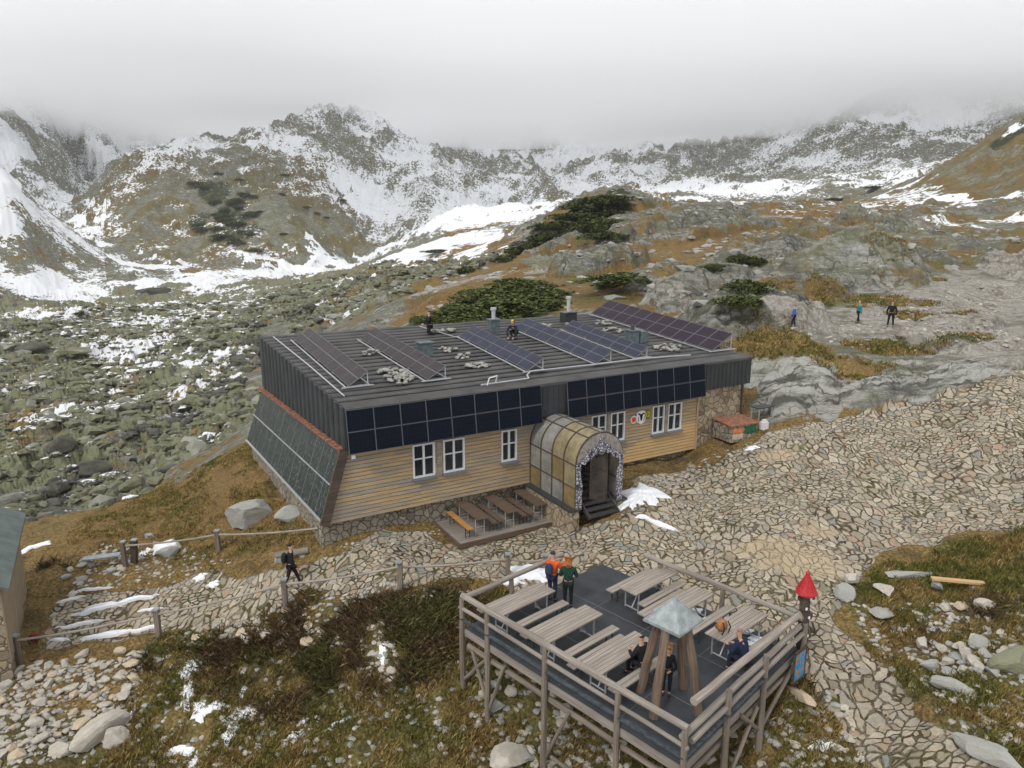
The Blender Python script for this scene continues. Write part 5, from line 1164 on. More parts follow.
# bags
def bag(name, label, cat, loc, rz, col, sc, lie=False):
    r = thing(name, label, cat, loc, rz); m = cloth('bag_cloth', col)
    skin_mesh([((0, 0, .10 * sc), (.16 * sc, .12 * sc)), ((0, 0, .28 * sc), (.17 * sc, .13 * sc)), ((0, 0, .44 * sc), (.12 * sc, .09 * sc))], [(0, 1), (1, 2)], 'sack', m, r)
    skin_mesh([((0, .12 * sc, .10 * sc), .07 * sc), ((0, .13 * sc, .24 * sc), .07 * sc)], [(0, 1)], 'front_pocket', cloth('pocket_cloth', tuple(c * .7 for c in col)), r)
    for sx in (-1, 1): skin_mesh([((sx * .08 * sc, -.10 * sc, .42 * sc), .016 * sc), ((sx * .10 * sc, -.18 * sc, .28 * sc), .018 * sc), ((sx * .10 * sc, -.11 * sc, .08 * sc), .014 * sc)], [(0, 1), (1, 2)], 'strap', cloth('strap_cloth', (.03, .025, .02)), r)
    return r
bag('backpack', 'brown round backpack lying on the end of the slatted table', 'backpack', (5.84, 17.80, DZ + .77), R(30), (.33, .15, .06), 1.15)
q = at_z(36, 640, -2.55); q = hit(36, 645); bag('backpack', 'dark red backpack set down against the fence by the shed', 'backpack', q, R(10), (.22, .045, .04), 1.2)
# ------------------------------------------------------------------ post and pole fences
def fence(name_label, pts, hts, thick=.17):
    base = hit(*pts[0]); root = thing('pole_fence', name_label, 'fence', base); tops = []
    P = [hit(*q) for q in pts]
    for p, h_ in zip(P, hts):
        mb = MB(); q = p - base; g = Vector((q.x, q.y, q.z)); mb.beam(g - Vector((0, 0, .3)), g + Vector((random.uniform(-.05, .05), random.uniform(-.05, .05), h_)), thick, thick, 0, (0, 1, 0)); po = mb.build('post', M['log'], root)
        mb = MB(); mb.box(g.x, g.y, g.z + h_ + .012, thick + .05, thick + .05, .05); mb.build('post_cap', M['zinc'], po); tops.append(g + Vector((0, 0, h_ - .18)))
    for a, b in zip(tops, tops[1:]):
        mb = MB(); n = 8; pr = None
        for k in range(n):
            u0, u1 = k / n, (k + 1) / n; sg = .16; f = lambda u: a.lerp(b, u) - Vector((0, 0, sg * 4 * u * (1 - u) * .5)); mb.cyl(f(u0), f(u1), .042, .042, 8)
        mb.build('rail', M['pale_wood'], root)
    return root
fence('long pole fence with capped posts along the lower edge of the path', [(20, 664), (159, 637), (286, 611), (400, 592), (508, 578), (545, 570)], [1.12, 1.12, 1.25, 1.15, .95, .6])
fence('short pole fence with one leaning capped post below the collector gable', [(126, 566), (219, 551), (322, 541)], [1.15, .95, .75])
# clump of old dark posts by the stone steps
p = hit(134, 563); r = thing('post_stump', 'dark leaning post stump with a pale cut top beside the grey bench', 'post', p)
mb = MB(); mb.beam((0, 0, -.2), (.12, 0, 1.1), .24, .2); mb.build('stump', M['dark_log'], r); mb = MB(); mb.box(.13, 0, 1.12, .26, .22, .05); mb.build('top', M['zinc'], r)
# benches of plank on stones
def plank_bench(label, px, py, L_, rz, mat, h_=.42, w_=.34):
    p = hit(px, py); r = thing('plank_bench', label, 'bench', p, rz)
    mb = MB(); mb.box(0, 0, h_, L_, w_, .07); mb.build('seat', M[mat], r)
    for x in (-L_ * .36, L_ * .36):
        mb = MB(); mb.rock((x, 0, h_ * .42), .22, 1.1, 1, 1.15, int(px + x * 9), 0, 1); mb.build('stone_support', M['grey_stone'], r)
    return r
plank_bench('grey plank bench on stones above the snowy path near the shed', 103, 566, 1.45, R(18), 'zinc', .45, .4)
plank_bench('worn plank bench behind the person in black, under the gable corner', 292, 560, 1.25, R(22), 'grey_wood', .32, .36)
plank_bench('pale orange plank bench on stones in the grassy bank', 956, 592, 1.55, R(-12), 'larch_new', .40, .20)
# ------------------------------------------------------------------ shed at the edge
S1 = hit(27, 592); d_ = Vector((.50, -.866, 0)); e_ = Vector((-.866, -.50, 0)); zs = S1.z - .5
shed = thing('shed', 'small boarded shed with a green grey sheet roof', 'shed', (S1.x, S1.y, zs), math.atan2(d_.y, d_.x))
mb = MB(); LS, WS, ZT = 6.4, 4.2, 3.75
mb.box(LS / 2, -WS / 2, ZT / 2 - .2, LS, WS, ZT + .3); mb.build('wall_core', M['stonewall'], shed)
mb = MB(); k = 0.0
while k < LS - .1:
    w_ = random.uniform(.17, .26); mb.hexa([(k, .0, .9), (k, .03 + random.random() * .02, .9), (k + w_ - .012, .03, .9), (k + w_ - .012, 0, .9), (k, 0, ZT - .05), (k, .04, ZT - .05), (k + w_ - .012, .04, ZT - .05), (k + w_ - .012, 0, ZT - .05)][::1]); k += w_
mb.build('boarding', wood('tan_boarding', (.26, .20, .13), (.42, .34, .23), (.22, .19, .15)), shed)
mb = MB(); mb.hexa([(-.45, .35, ZT - .02), (-.45, -WS / 2, ZT + 1.25), (LS + .4, -WS / 2, ZT + 1.25), (LS + .4, .35, ZT - .02), (-.45, .35, ZT + .06), (-.45, -WS / 2, ZT + 1.35), (LS + .4, -WS / 2, ZT + 1.35), (LS + .4, .35, ZT + .06)])
mb.hexa([(-.45, -WS / 2 - .004, ZT + 1.25), (-.45, -WS - .35, ZT - .02), (LS + .4, -WS - .35, ZT - .02), (LS + .4, -WS / 2 - .004, ZT + 1.25), (-.45, -WS / 2 - .004, ZT + 1.35), (-.45, -WS - .35, ZT + .06), (LS + .4, -WS - .35, ZT + .06), (LS + .4, -WS / 2 - .004, ZT + 1.35)])
mb.build('roof', plain('green_grey_sheet', (.105, .13, .12), .6, .25, 1.5, .1), shed)
# ------------------------------------------------------------------ store box by the stone wall
gb = gl(20.2, -1.2)
sb = thing('storage_box', 'stone sided storage box with a rusty lid and painted doors by the stone wall', 'storage box', HW(20.25, -.62, gb - .05), HANG - R(4))
mb = MB(); mb.box(0, 0, .42, 1.75, 1.3, .84); mb.build('body', M['stonewall_low'], sb)
mb = MB(); mb.hexa([(-.95, -.72, .845), (.95, -.72, .845), (.95, .7, .95), (-.95, .7, .95), (-.95, -.72, .885), (.95, -.72, .885), (.95, .7, .99), (-.95, .7, .99)]); mb.build('lid', M['rust'], sb)
mb = MB(); mb.box(-.42, -.662, .60, .72, .02, .26); mb.build('orange_panel', plain('orange_paint', (.50, .19, .09), .6, .3, 7, .1), sb)
mb = MB(); mb.box(-.42, -.662, .28, .72, .02, .30); mb.build('cream_panel', plain('cream_paint', (.46, .36, .27), .6, .3, 7, .1), sb)
mb = MB(); mb.box(.42, -.665, .56, .74, .02, .40); mb.build('green_panel', plain('green_paint', (.02, .11, .055), .6, .3, 7, .1), sb)
p = HW(21.55, -1.35, 0); z_ = gl(21.55, -1.35); o = None
mb = MB(); mb.prism([(-.19, -.14), (.19, -.14), (.21, .0), (.18, .14), (-.18, .15), (-.2, 0)], 0, .40); mb.prism([(-.12, -.09), (.12, -.09), (.10, .09), (-.10, .09)], .40, .52); o = mb.build('sack', plain('white_sack_cloth', (.66, .66, .68), .8, .12, 8, .4, bd=.03), None, False); o.location = (p.x, p.y, z_); o.rotation_euler = (0, 0, HANG); tag(o, 'white sack standing in front of the green door of the storage box', 'sack')
gt = gl(22.6, -.3); tb = thing('metal_table', 'small dark metal stand beside the storage box', 'stand', HW(22.35, -.45, gt), HANG); mb = MB()
mb.box(0, 0, .70, 1.1, .6, .05); mb.build('top', M['steel'], tb)
for x in (-.48, .48):
    for y in (-.25, .25): mb = MB(); mb.beam((x, y, 0), (x, y, .68), .045, .045); mb.build('leg', M['alu'], tb)
mb = MB(); mb.beam((-.48, -.25, .3), (.48, -.25, .3), .03, .03); mb.beam((-.48, .25, .3), (.48, .25, .3), .03, .03); mb.build('crossbar', M['steel'], tb)

# ------------------------------------------------------------------ stones
rs = random.Random(21); SM = {}
def stone_mesh(mat, k, det=2):
    key = (mat, k, det)
    if key not in SM:
        mb = MB(); mb.rock((0, 0, 0), 1, 1, 1, 1, k, 0, det); o = mb.build('stone', M[mat], None, det < 2 and False); SM[key] = o.data; bpy.data.objects.remove(o)
    return SM[key]
NSTONE = [0]
def stone(x, y, r, label, group=None, name='stone', mat='pale_stone', flat=.7, asp=1.3, sink=.25, rz=None, det=2, z=None, tilt=0):
    o = bpy.data.objects.new(name, stone_mesh(mat, rs.randrange(17), det)); COL.objects.link(o); NSTONE[0] += 1
    zz = hz(x, y) if z is None else z; o.location = (x, y, zz + r * flat * (.8 - sink * 1.6)); o.scale = (r * asp, r / asp * 1.15, r * flat); o.rotation_euler = (rs.uniform(-.15, .15) + tilt, rs.uniform(-.15, .15), rs.uniform(0, 6.28) if rz is None else rz)
    tag(o, label, 'stone' if name == 'stone' else 'boulder', group); return o
def at(px, py): p = hit(px, py); return p.x, p.y
# single boulders anybody would point at
for (px, py, r, asp, fl, rz, mat, lab) in (
    (252, 522, 1.15, 1.35, .75, .5, 'grey_stone', 'big pale ridged boulder beside the collector gable, largest of the pair'), (288, 520, .62, 1.1, .8, 1.2, 'grey_stone', 'smaller boulder leaning on the big one by the collector gable'),
    (98, 738, .68, 1.5, .85, 1.0, 'pale_stone', 'big smooth pale boulder at the foot of the rubble bank'), (116, 742, .42, 1.2, 1.0, .3, 'pale_stone', 'upright boulder pressed against the big smooth one'), (62, 752, .40, 1.4, .7, .6, 'pale_stone', 'pointed boulder just beside the big smooth one, towards the shed'),
    (512, 762, .62, 1.3, .7, .4, 'pale_stone', 'broad flat boulder in the grass below the deck posts'), (990, 760, .55, 1.9, .75, 2.2, 'grey_stone', 'long pointed boulder at the grass edge beside the narrow paved strip'),
    (841, 597, .42, 1.1, 1.0, .4, 'grey_stone', 'blue grey round boulder at the fork of the paving'), (884, 592, .40, 1.3, .8, .8, 'pale_stone', 'squarish pale boulder beside the flat ledge at the fork'), (910, 576, .62, 2.2, .35, .1, 'grey_stone', 'long flat ledge stone behind the boulders at the fork'),
    (884, 616, .46, 1.4, .55, .5, 'grey_stone', 'wide speckled boulder in front of the squarish pale one'), (852, 583, .32, 1.2, .9, .5, 'pale_stone', 'small boulder behind the blue grey round one'),
    (1014, 668, .62, 1.3, .7, .4, 'lichen_stone', 'largest greenish boulder of the stone heap in the grass'), (985, 612, .34, 1.0, 1.0, .4, 'pale_stone', 'white jagged stone beside the plank bench'), (946, 610, .20, 1.2, 1., .4, 'pale_stone', 'rounded stone under the plank bench end'), (962, 609, .24, 1.3, .9, .4, 'warm_stone', 'brownish rounded stone under the plank bench middle'),
    (951, 690, .42, 1.5, .7, 2.3, 'grey_stone', 'slanted pale boulder standing alone in the grass'), (803, 702, .45, 1.6, .8, 2.0, 'warm_stone', 'smooth tan boulder beside the carved post'), (965, 655, .34, 1.2, .8, .8, 'pale_stone', 'pale block in the stone heap in the grass'),
    (170, 556, .46, 1.2, .8, .5, 'grey_stone', 'grey boulder carrying a thick cap of snow'), (150, 538, .3, 1.2, .7, .4, 'grey_stone', 'low stone behind the dark post stump'),
    (60, 452, 1.4, 1.2, 1.1, .4, 'valley_dark', 'big dark boulder in the valley'), (98, 470, 1.9, 1.7, .7, .7, 'valley_dark', 'largest dark slab boulder in the valley, by the turf slope'), (75, 358, 2.4, 1.9, .5, -.3, 'valley_stone', 'huge pale green slab lying in the boulder valley'),
    (150, 293, 4.5, 2.0, .6, .2, 'valley_dark', 'dark whaleback rock at the far end of the boulder valley'), (30, 352, 2.3, 1.5, .6, .2, 'valley_dark', 'broad dark boulder on the snowy side of the valley')):
    x, y = at(px, py); stone(x, y, r, lab, None, 'boulder', mat, fl, asp, .25, rz, 3)
# rubble bank: stones one by one
def scatter(poly, n, r0, r1, label, group, mats, avoid_path=True, power=2.0, flat=(.55, .9), det=2):
    P = np.array([[*at(*q)] for q in poly]); mn, mx_ = P.min(0), P.max(0); out = []; tries = 0
    while len(out) < n and tries < n * 40:
        tries += 1; x = rs.uniform(mn[0], mx_[0]); y = rs.uniform(mn[1], mx_[1])
        if poly_sd(np.array([x]), np.array([y]), P)[0] < 0: continue
        r = r0 + (r1 - r0) * rs.random() ** power
        if any((x - a) ** 2 + (y - b) ** 2 < ((r + c) * .62) ** 2 for a, b, c in out): continue
        out.append((x, y, r))
    for x, y, r in out: stone(x, y, r, label, group, 'stone', rs.choice(mats), rs.uniform(*flat), rs.uniform(1, 1.4), .22, None, det)
    return out
g1 = 'loose stones of the rubble bank'; OC = []
OC += scatter([(-10, 690), (20, 668), (100, 652), (148, 650), (140, 680), (120, 702), (70, 740), (0, 775)], 95, .13, .30, 'rounded pale stone in the rubble bank between the shed and the boulders', g1, ['pale_stone', 'pale_stone', 'warm_stone'])
OC += scatter([(175, 632), (280, 605), (330, 610), (320, 650), (240, 645), (190, 650)], 42, .12, .30, 'pale stone tumbled below the path fence between its posts', 'stones below the path fence', ['pale_stone', 'warm_stone'])
OC += scatter([(350, 610), (385, 600), (400, 640), (395, 680), (370, 665)], 22, .12, .22, 'pale stone in the runnel through the dark shrubs', 'stones in the runnel', ['pale_stone'])
OC += scatter([(480, 665), (560, 660), (640, 745), (650, 790), (540, 780), (480, 700)], 42, .13, .30, 'grey stone lying underneath the deck', 'stones under the deck', ['grey_stone', 'pale_stone'])
OC += scatter([(915, 640), (1000, 632), (1024, 660), (1000, 680), (930, 672)], 26, .14, .30, 'pale stone of the heap in the grass beyond the paved strip', 'stone heap in the grass', ['pale_stone', 'grey_stone'])
OC += scatter([(700, 745), (790, 700), (850, 730), (880, 800), (700, 800)], 26, .11, .22, 'small pale stone in the grass below the carved post', 'stones below the carved post', ['pale_stone'])
OC += scatter([(60, 575), (110, 545), (150, 545), (120, 580), (70, 600)], 26, .13, .28, 'grey stone around the plank bench near the shed', 'stones round the shed bench', ['grey_stone', 'pale_stone'])
# everything smaller, too many to count
def pebbles():
    mb = MB(); regs = [([(-10, 700), (30, 668), (150, 650), (140, 700), (60, 760), (0, 775)], 700, .05, .13), ([(170, 635), (290, 600), (470, 590), (470, 612), (330, 650), (190, 652)], 480, .05, .13), ([(345, 610), (390, 600), (400, 700), (370, 680)], 90, .05, .12),
        ([(470, 640), (560, 640), (660, 740), (840, 690), (880, 800), (480, 800)], 620, .05, .17), ([(845, 600), (1024, 590), (1024, 760), (960, 740)], 480, .04, .15), ([(60, 600), (100, 545), (160, 540), (240, 560), (150, 600)], 260, .05, .14), ([(640, 480), (700, 462), (700, 475), (640, 500)], 120, .05, .13), ([(150, 650), (470, 610), (520, 760), (60, 760)], 620, .05, .17),
        ([(700, 462), (760, 440), (830, 425), (830, 440), (720, 470)], 120, .05, .12), ([(340, 546), (440, 530), (440, 542), (340, 560)], 70, .05, .1), ([(770, 330), (880, 310), (1000, 280), (1024, 350), (860, 350)], 330, .08, .25)]
    for poly, n, r0, r1 in regs:
        P = np.array([[*at(*q)] for q in poly]); mn, mx_ = P.min(0), P.max(0); X = RNG.uniform(mn[0], mx_[0], n * 5); Y = RNG.uniform(mn[1], mx_[1], n * 5); k = np.nonzero(poly_sd(X, Y, P) > 0)[0][:n]; Z = height(X[k], Y[k])
        for x, y, z in zip(X[k], Y[k], Z): r = rs.uniform(r0, r1); mb.rock((x, y, z + r * .1), r, rs.uniform(1, 1.4), 1, .7, rs.randrange(99), rs.randrange(2), 1)
    o = mb.build('rubble', [M['pale_stone'], M['grey_stone']]); tag(o, 'small pale stones scattered over the banks and path edges', 'rubble', kind='stuff')
pebbles()
def valley_blocks():
    mb = MB(); n = 15000; X = RNG.uniform(-110, 12, n); Y = np.exp(RNG.uniform(math.log(44), math.log(235), n)); m = masks(X, Y); vis = (np.abs(X / Y) < .82)
    k = np.nonzero((m['bould'] > .6) & vis)[0][:7000]; Z = height(X[k], Y[k])
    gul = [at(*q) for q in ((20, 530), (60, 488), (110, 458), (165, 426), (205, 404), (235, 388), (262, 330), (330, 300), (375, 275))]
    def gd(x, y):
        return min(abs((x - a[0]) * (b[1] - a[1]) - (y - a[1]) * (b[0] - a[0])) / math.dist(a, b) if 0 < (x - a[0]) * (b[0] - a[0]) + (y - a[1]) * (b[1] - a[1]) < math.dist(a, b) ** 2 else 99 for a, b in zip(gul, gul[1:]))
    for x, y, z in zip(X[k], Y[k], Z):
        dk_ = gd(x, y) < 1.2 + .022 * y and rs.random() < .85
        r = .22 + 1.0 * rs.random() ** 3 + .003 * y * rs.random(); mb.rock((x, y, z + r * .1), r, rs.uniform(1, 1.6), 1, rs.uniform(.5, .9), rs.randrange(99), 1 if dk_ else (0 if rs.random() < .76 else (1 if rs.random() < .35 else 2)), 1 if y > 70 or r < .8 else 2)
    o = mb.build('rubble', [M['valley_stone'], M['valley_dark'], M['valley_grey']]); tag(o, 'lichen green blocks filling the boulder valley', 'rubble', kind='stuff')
valley_blocks()
# rocks poking from the slope behind
def slope_rocks():
    mb = MB(); n = 2600; X = RNG.uniform(-60, 130, n); Y = np.exp(RNG.uniform(math.log(50), math.log(230), n)); m = masks(X, Y); k = np.nonzero((np.maximum(m['mid'], m['rhill']) > .5) & (np.abs(X / Y) < .8))[0][:1100]; Z = height(X[k], Y[k])
    for x, y, z in zip(X[k], Y[k], Z): r = .12 + .9 * rs.random() ** 3.5 + .002 * y; mb.rock((x, y, z), r, rs.uniform(1, 1.8), 1, rs.uniform(.4, .8), rs.randrange(99), 0, 1)
    tag(mb.build('rubble', [M['grey_stone']]), 'grey stones strewn over the slope behind the hut', 'rubble', kind='stuff')
slope_rocks()

# ------------------------------------------------------------------ snow lying in patches
def snow():
    mb = MB(); L = [(642, 495, 1.0, 1.35, 0), (629, 503, .5, .7, 0), (655, 523, .75, .14, -20), (667, 528, .3, .08, 0), (166, 549, .62, .5, 20, .2), (145, 553, .3, .3, 0), (200, 577, .3, .2, 0), (213, 584, .3, .14, 0),
        (190, 668, .45, .35, 30), (207, 660, .4, .22, 10), (228, 655, .22, .16, 0), (188, 695, .22, .7, 15), (200, 712, .3, .4, 30), (215, 706, .3, .2, 0), (240, 715, .5, .28, 20), (230, 735, .25, .4, 20), (252, 712, .25, .2, 0), (243, 690, .16, .22, 0), (242, 672, .15, .1, 0), (182, 750, .4, .14, 0), (192, 765, .2, .35, 0), (297, 735, .25, .14, 0), (302, 722, .22, .08, 0), (340, 723, .42, .09, 0), (258, 748, .12, .12, 0), (132, 714, .07, .3, 0),
        (348, 618, .3, .14, -10), (358, 625, .25, .1, -20), (383, 652, .2, .35, 10), (531, 572, .75, .5, 0), (513, 582, .35, .2, 0), (100, 609, 1.0, .08, 18), (120, 605, 1.1, .07, 14), (80, 625, .8, .08, 15), (140, 598, .8, .06, 12), (105, 636, .9, .10, 16), (140, 631, .7, .1, 14), (70, 600, .5, .06, 15), (90, 590, .7, .06, 12), (60, 640, .4, .07, 10), (150, 610, .4, .06, 10), (40, 545, .5, .3, 0),
        (752, 449, .3, .2, 0), (740, 720, .25, .3, 0), (822, 745, .3, .2, 0), (790, 665, .3, .12, 0), (560, 745, .1, .1, 0), (30, 548, .6, .25, 20), (500, 290+30, 1.5, .8, 0)]
    for e in L:
        px, py, rx, ry, an = e[:5]; lift = e[5] if len(e) > 5 else 0.0; cx, cy = at(px, py); an = R(an); n = 26; ph = rs.uniform(0, 99); Rn = 5; pts = []
        for j in range(Rn + 1):
            for i in range(n):
                t_ = 2 * math.pi * i / n; w_ = 1 + .34 * math.sin(2 * t_ + ph) * .6 + .22 * math.sin(5 * t_ + ph * 2) + .13 * math.sin(9 * t_ + ph * 3) + rs.uniform(-.04, .04) * 0; q = j / Rn * w_; x = rx * q * math.cos(t_); y = ry * q * math.sin(t_); pts.append((cx + x * math.cos(an) - y * math.sin(an), cy + x * math.sin(an) + y * math.cos(an), j / Rn))
        A = np.array(pts); Z = height(A[:, 0], A[:, 1]) + .10 * (1 - A[:, 2] ** 4) * min(1, max(rx, ry)) + .03 - .05 * (A[:, 2] > .99) + lift * (1 - A[:, 2] ** 6)
        for j in range(Rn):
            for i in range(n):
                k = (i + 1) % n; q = [j * n + i, j * n + k, (j + 1) * n + k, (j + 1) * n + i]
                mb.face([(A[a, 0], A[a, 1], Z[a]) for a in (q[::-1] if True else q)])
    tag(mb.build('snow', M['snow'], None, True), 'patches of fresh snow left on the grass and paving', 'snow', kind='stuff')
snow()
# under the tables on the deck
mb = MB()
for (x, y, rx, ry) in ((5.75, 20.35, .30, .18), (6.3, 19.85, .35, .16), (7.3, 18.75, .35, .16), (7.0, 19.2, .25, .15), (6.9, 18.6, .2, .12), (5.2, 20.9, .2, .12)):
    n = 18; mb.prism([(x + rx * (1 + .25 * math.sin(3 * t + x)) * math.cos(t), y + ry * (1 + .2 * math.sin(4 * t)) * math.sin(t)) for t in [2 * math.pi * i / n for i in range(n)]], DZ + .004, DZ + .03)
tag(mb.build('snow', M['snow']), 'thin snow left under the deck tables', 'snow', kind='stuff')

# ------------------------------------------------------------------ grass and low shrubs
def blades_mesh(name, X, Y, Z, per, hmin, hmax, wid, spread, mats, label, lean=.6, name_attr='tone', kind='stuff'):
    n = len(X); N = n * per; x0 = np.repeat(X, per) + RNG.normal(0, spread, N); y0 = np.repeat(Y, per) + RNG.normal(0, spread, N); z0 = np.repeat(Z, per) - .03
    hs_ = np.repeat(RNG.uniform(hmin, hmax, n), per) * RNG.uniform(.6, 1.15, N); a = RNG.uniform(0, 2 * np.pi, N); ln = RNG.uniform(.1, lean, N) * hs_ * 1.6
    tx = x0 + np.cos(a) * ln; ty = y0 + np.sin(a) * ln; tz = z0 + hs_; b = a + np.pi / 2 + RNG.normal(0, .5, N); wx = np.cos(b) * wid; wy = np.sin(b) * wid
    V = np.empty((N, 4, 3)); V[:, 0] = np.stack([x0 - wx, y0 - wy, z0], 1); V[:, 1] = np.stack([x0 + wx, y0 + wy, z0], 1); V[:, 2] = np.stack([(x0 + tx) / 2 + wx * .8, (y0 + ty) / 2 + wy * .8, z0 + hs_ * .68], 1); V[:, 3] = np.stack([tx, ty, tz], 1)
    F_ = (np.arange(N)[:, None] * 4 + np.array([0, 1, 2, 3])[None]).astype(np.int32)
    me = bpy.data.meshes.new(name); me.vertices.add(N * 4); me.vertices.foreach_set('co', V.ravel().astype(np.float32)); me.loops.add(N * 4); me.loops.foreach_set('vertex_index', F_.ravel()); me.polygons.add(N); me.polygons.foreach_set('loop_start', np.arange(0, N * 4, 4, dtype=np.int32)); me.update(calc_edges=True)
    at_ = me.attributes.new('tone', 'FLOAT', 'POINT'); tn = np.repeat(np.clip(np.repeat(RNG.uniform(0, 1, n), per) * .7 + RNG.uniform(0, .3, N), 0, 1), 4); at_.data.foreach_set('value', tn.astype(np.float32))
    me.materials.append(mats); o = bpy.data.objects.new(name, me); COL.objects.link(o); return tag(o, label, name.replace('_', ' '), kind=kind)
def grass_mat(name, stops, stops2):
    t = NT(name); a = t.attr('tone').outputs['Fac']; n = t.noise(t.obj(), .55, 4, .6); c = t.mix(t.ss(n, .42, .6), t.ramp(a, stops), t.ramp(a, stops2)); t.b.inputs['Roughness'].default_value = .8; t.b.inputs['Specular IOR Level'].default_value = .1; return t.done(c)
M['grass'] = grass_mat('autumn_grass', [(0, (.09, .06, .02)), (.45, (.23, .155, .05)), (.8, (.38, .28, .11)), (1, (.55, .44, .22))], [(0, (.045, .05, .012)), (.5, (.125, .128, .03)), (.85, (.24, .21, .065)), (1, (.40, .34, .15))])
M['shrub'] = grass_mat('bare_bilberry', [(0, (.035, .023, .013)), (.6, (.105, .07, .036)), (1, (.26, .18, .09))], [(0, (.032, .032, .012)), (.6, (.095, .092, .03)), (1, (.24, .20, .08))])
def sow(n, x0, x1, y0, y1, test):
    X = RNG.uniform(x0, x1, n); Y = RNG.uniform(y0, y1, n); m = masks(X, Y); k = test(X, Y, m); X, Y = X[k], Y[k]
    ko = np.ones(len(X), bool)
    for a, b, c in OC: ko &= (X - a) ** 2 + (Y - b) ** 2 > (c * 1.0) ** 2
    X, Y = X[ko], Y[ko]; return X, Y, height(X, Y)
clump = lambda X, Y: fbm(X * .9, Y * .9, 3, 88)
notp = lambda m: (m['path'] < .35) & (m['rub'] < .4)
DP = np.array([(DL.x, DL.y), (DT.x, DT.y), (DR.x, DR.y), (DB.x, DB.y)])
X, Y, Z = sow(82000, -18, 21, 13, 30, lambda X, Y, m: notp(m) & (m['fore'] + m['rightg'] > .5) & (np.abs(X / Y) < .85) & (clump(X, Y) > .40))
blades_mesh('grass', X, Y, Z, 8, .09, .26, .012, .07, M['grass'], 'rough yellow and green autumn grass on the banks around the deck')
X, Y, Z = sow(26000, -26, -4, 25, 42, lambda X, Y, m: (m['brownl'] > .4) & (clump(X, Y) > .42))
blades_mesh('grass', X, Y, Z, 6, .06, .16, .016, .08, M['grass'], 'short ochre turf on the slope below the collector gable', .9)
X, Y, Z = sow(52000, 8, 40, 36, 75, lambda X, Y, m: (blob(X, Y, [(775,342,3.4,2.4),(930,318,3,1.6),(875,345,2.2,1.0),(850,370,2.6,1.8),(905,352,2.6,.8),(960,350,2,.8),(850,302,7,2.4),(905,278,4,1.8)]) > .45) & (np.abs(X / Y) < .8) & (clump(X, Y) > .42))
blades_mesh('grass', X, Y, Z, 5, .10, .26, .025, .12, M['grass'], 'ochre grass between the bare rocks beyond the hut', .9)
SH = [(330, 640, 2.6, 1.8), (270, 655, 2.2, 1.4), (400, 620, 1.8, 1.2), (440, 605, 1.6, 1.1), (225, 650, 1.3, .8), (460, 620, 1.0, 1.2), (380, 665, 1.6, 1.0), (300, 690, 1.5, .9), (425, 650, 1.3, 1.2), (530, 585, 0.7, .7), (160, 660, .9, .6), (820, 690, .7, .5), (985, 612, 1.6, .5), (60, 600-35, .8, .5)]
XS, YS = [], []
for (px, py, rx, ry) in SH:
    cx, cy = at(px, py); n = int(400 * rx * ry); XS.append(cx + RNG.normal(0, rx * .5, n)); YS.append(cy + RNG.normal(0, ry * .5, n))
XS = np.concatenate(XS); YS = np.concatenate(YS); m = masks(XS, YS); k = (m['path'] < .3) & (fbm(XS * 1.3, YS * 1.3, 3, 95) > .43) & ~((poly_sd(XS, YS, DP) > -.1) & (YS > 19)); XS, YS = XS[k], YS[k]
blades_mesh('undergrowth', XS, YS, height(XS, YS), 7, .14, .40, .010, .10, M['shrub'], 'dark brown leafless shrubs between the path fence and the deck', .8)

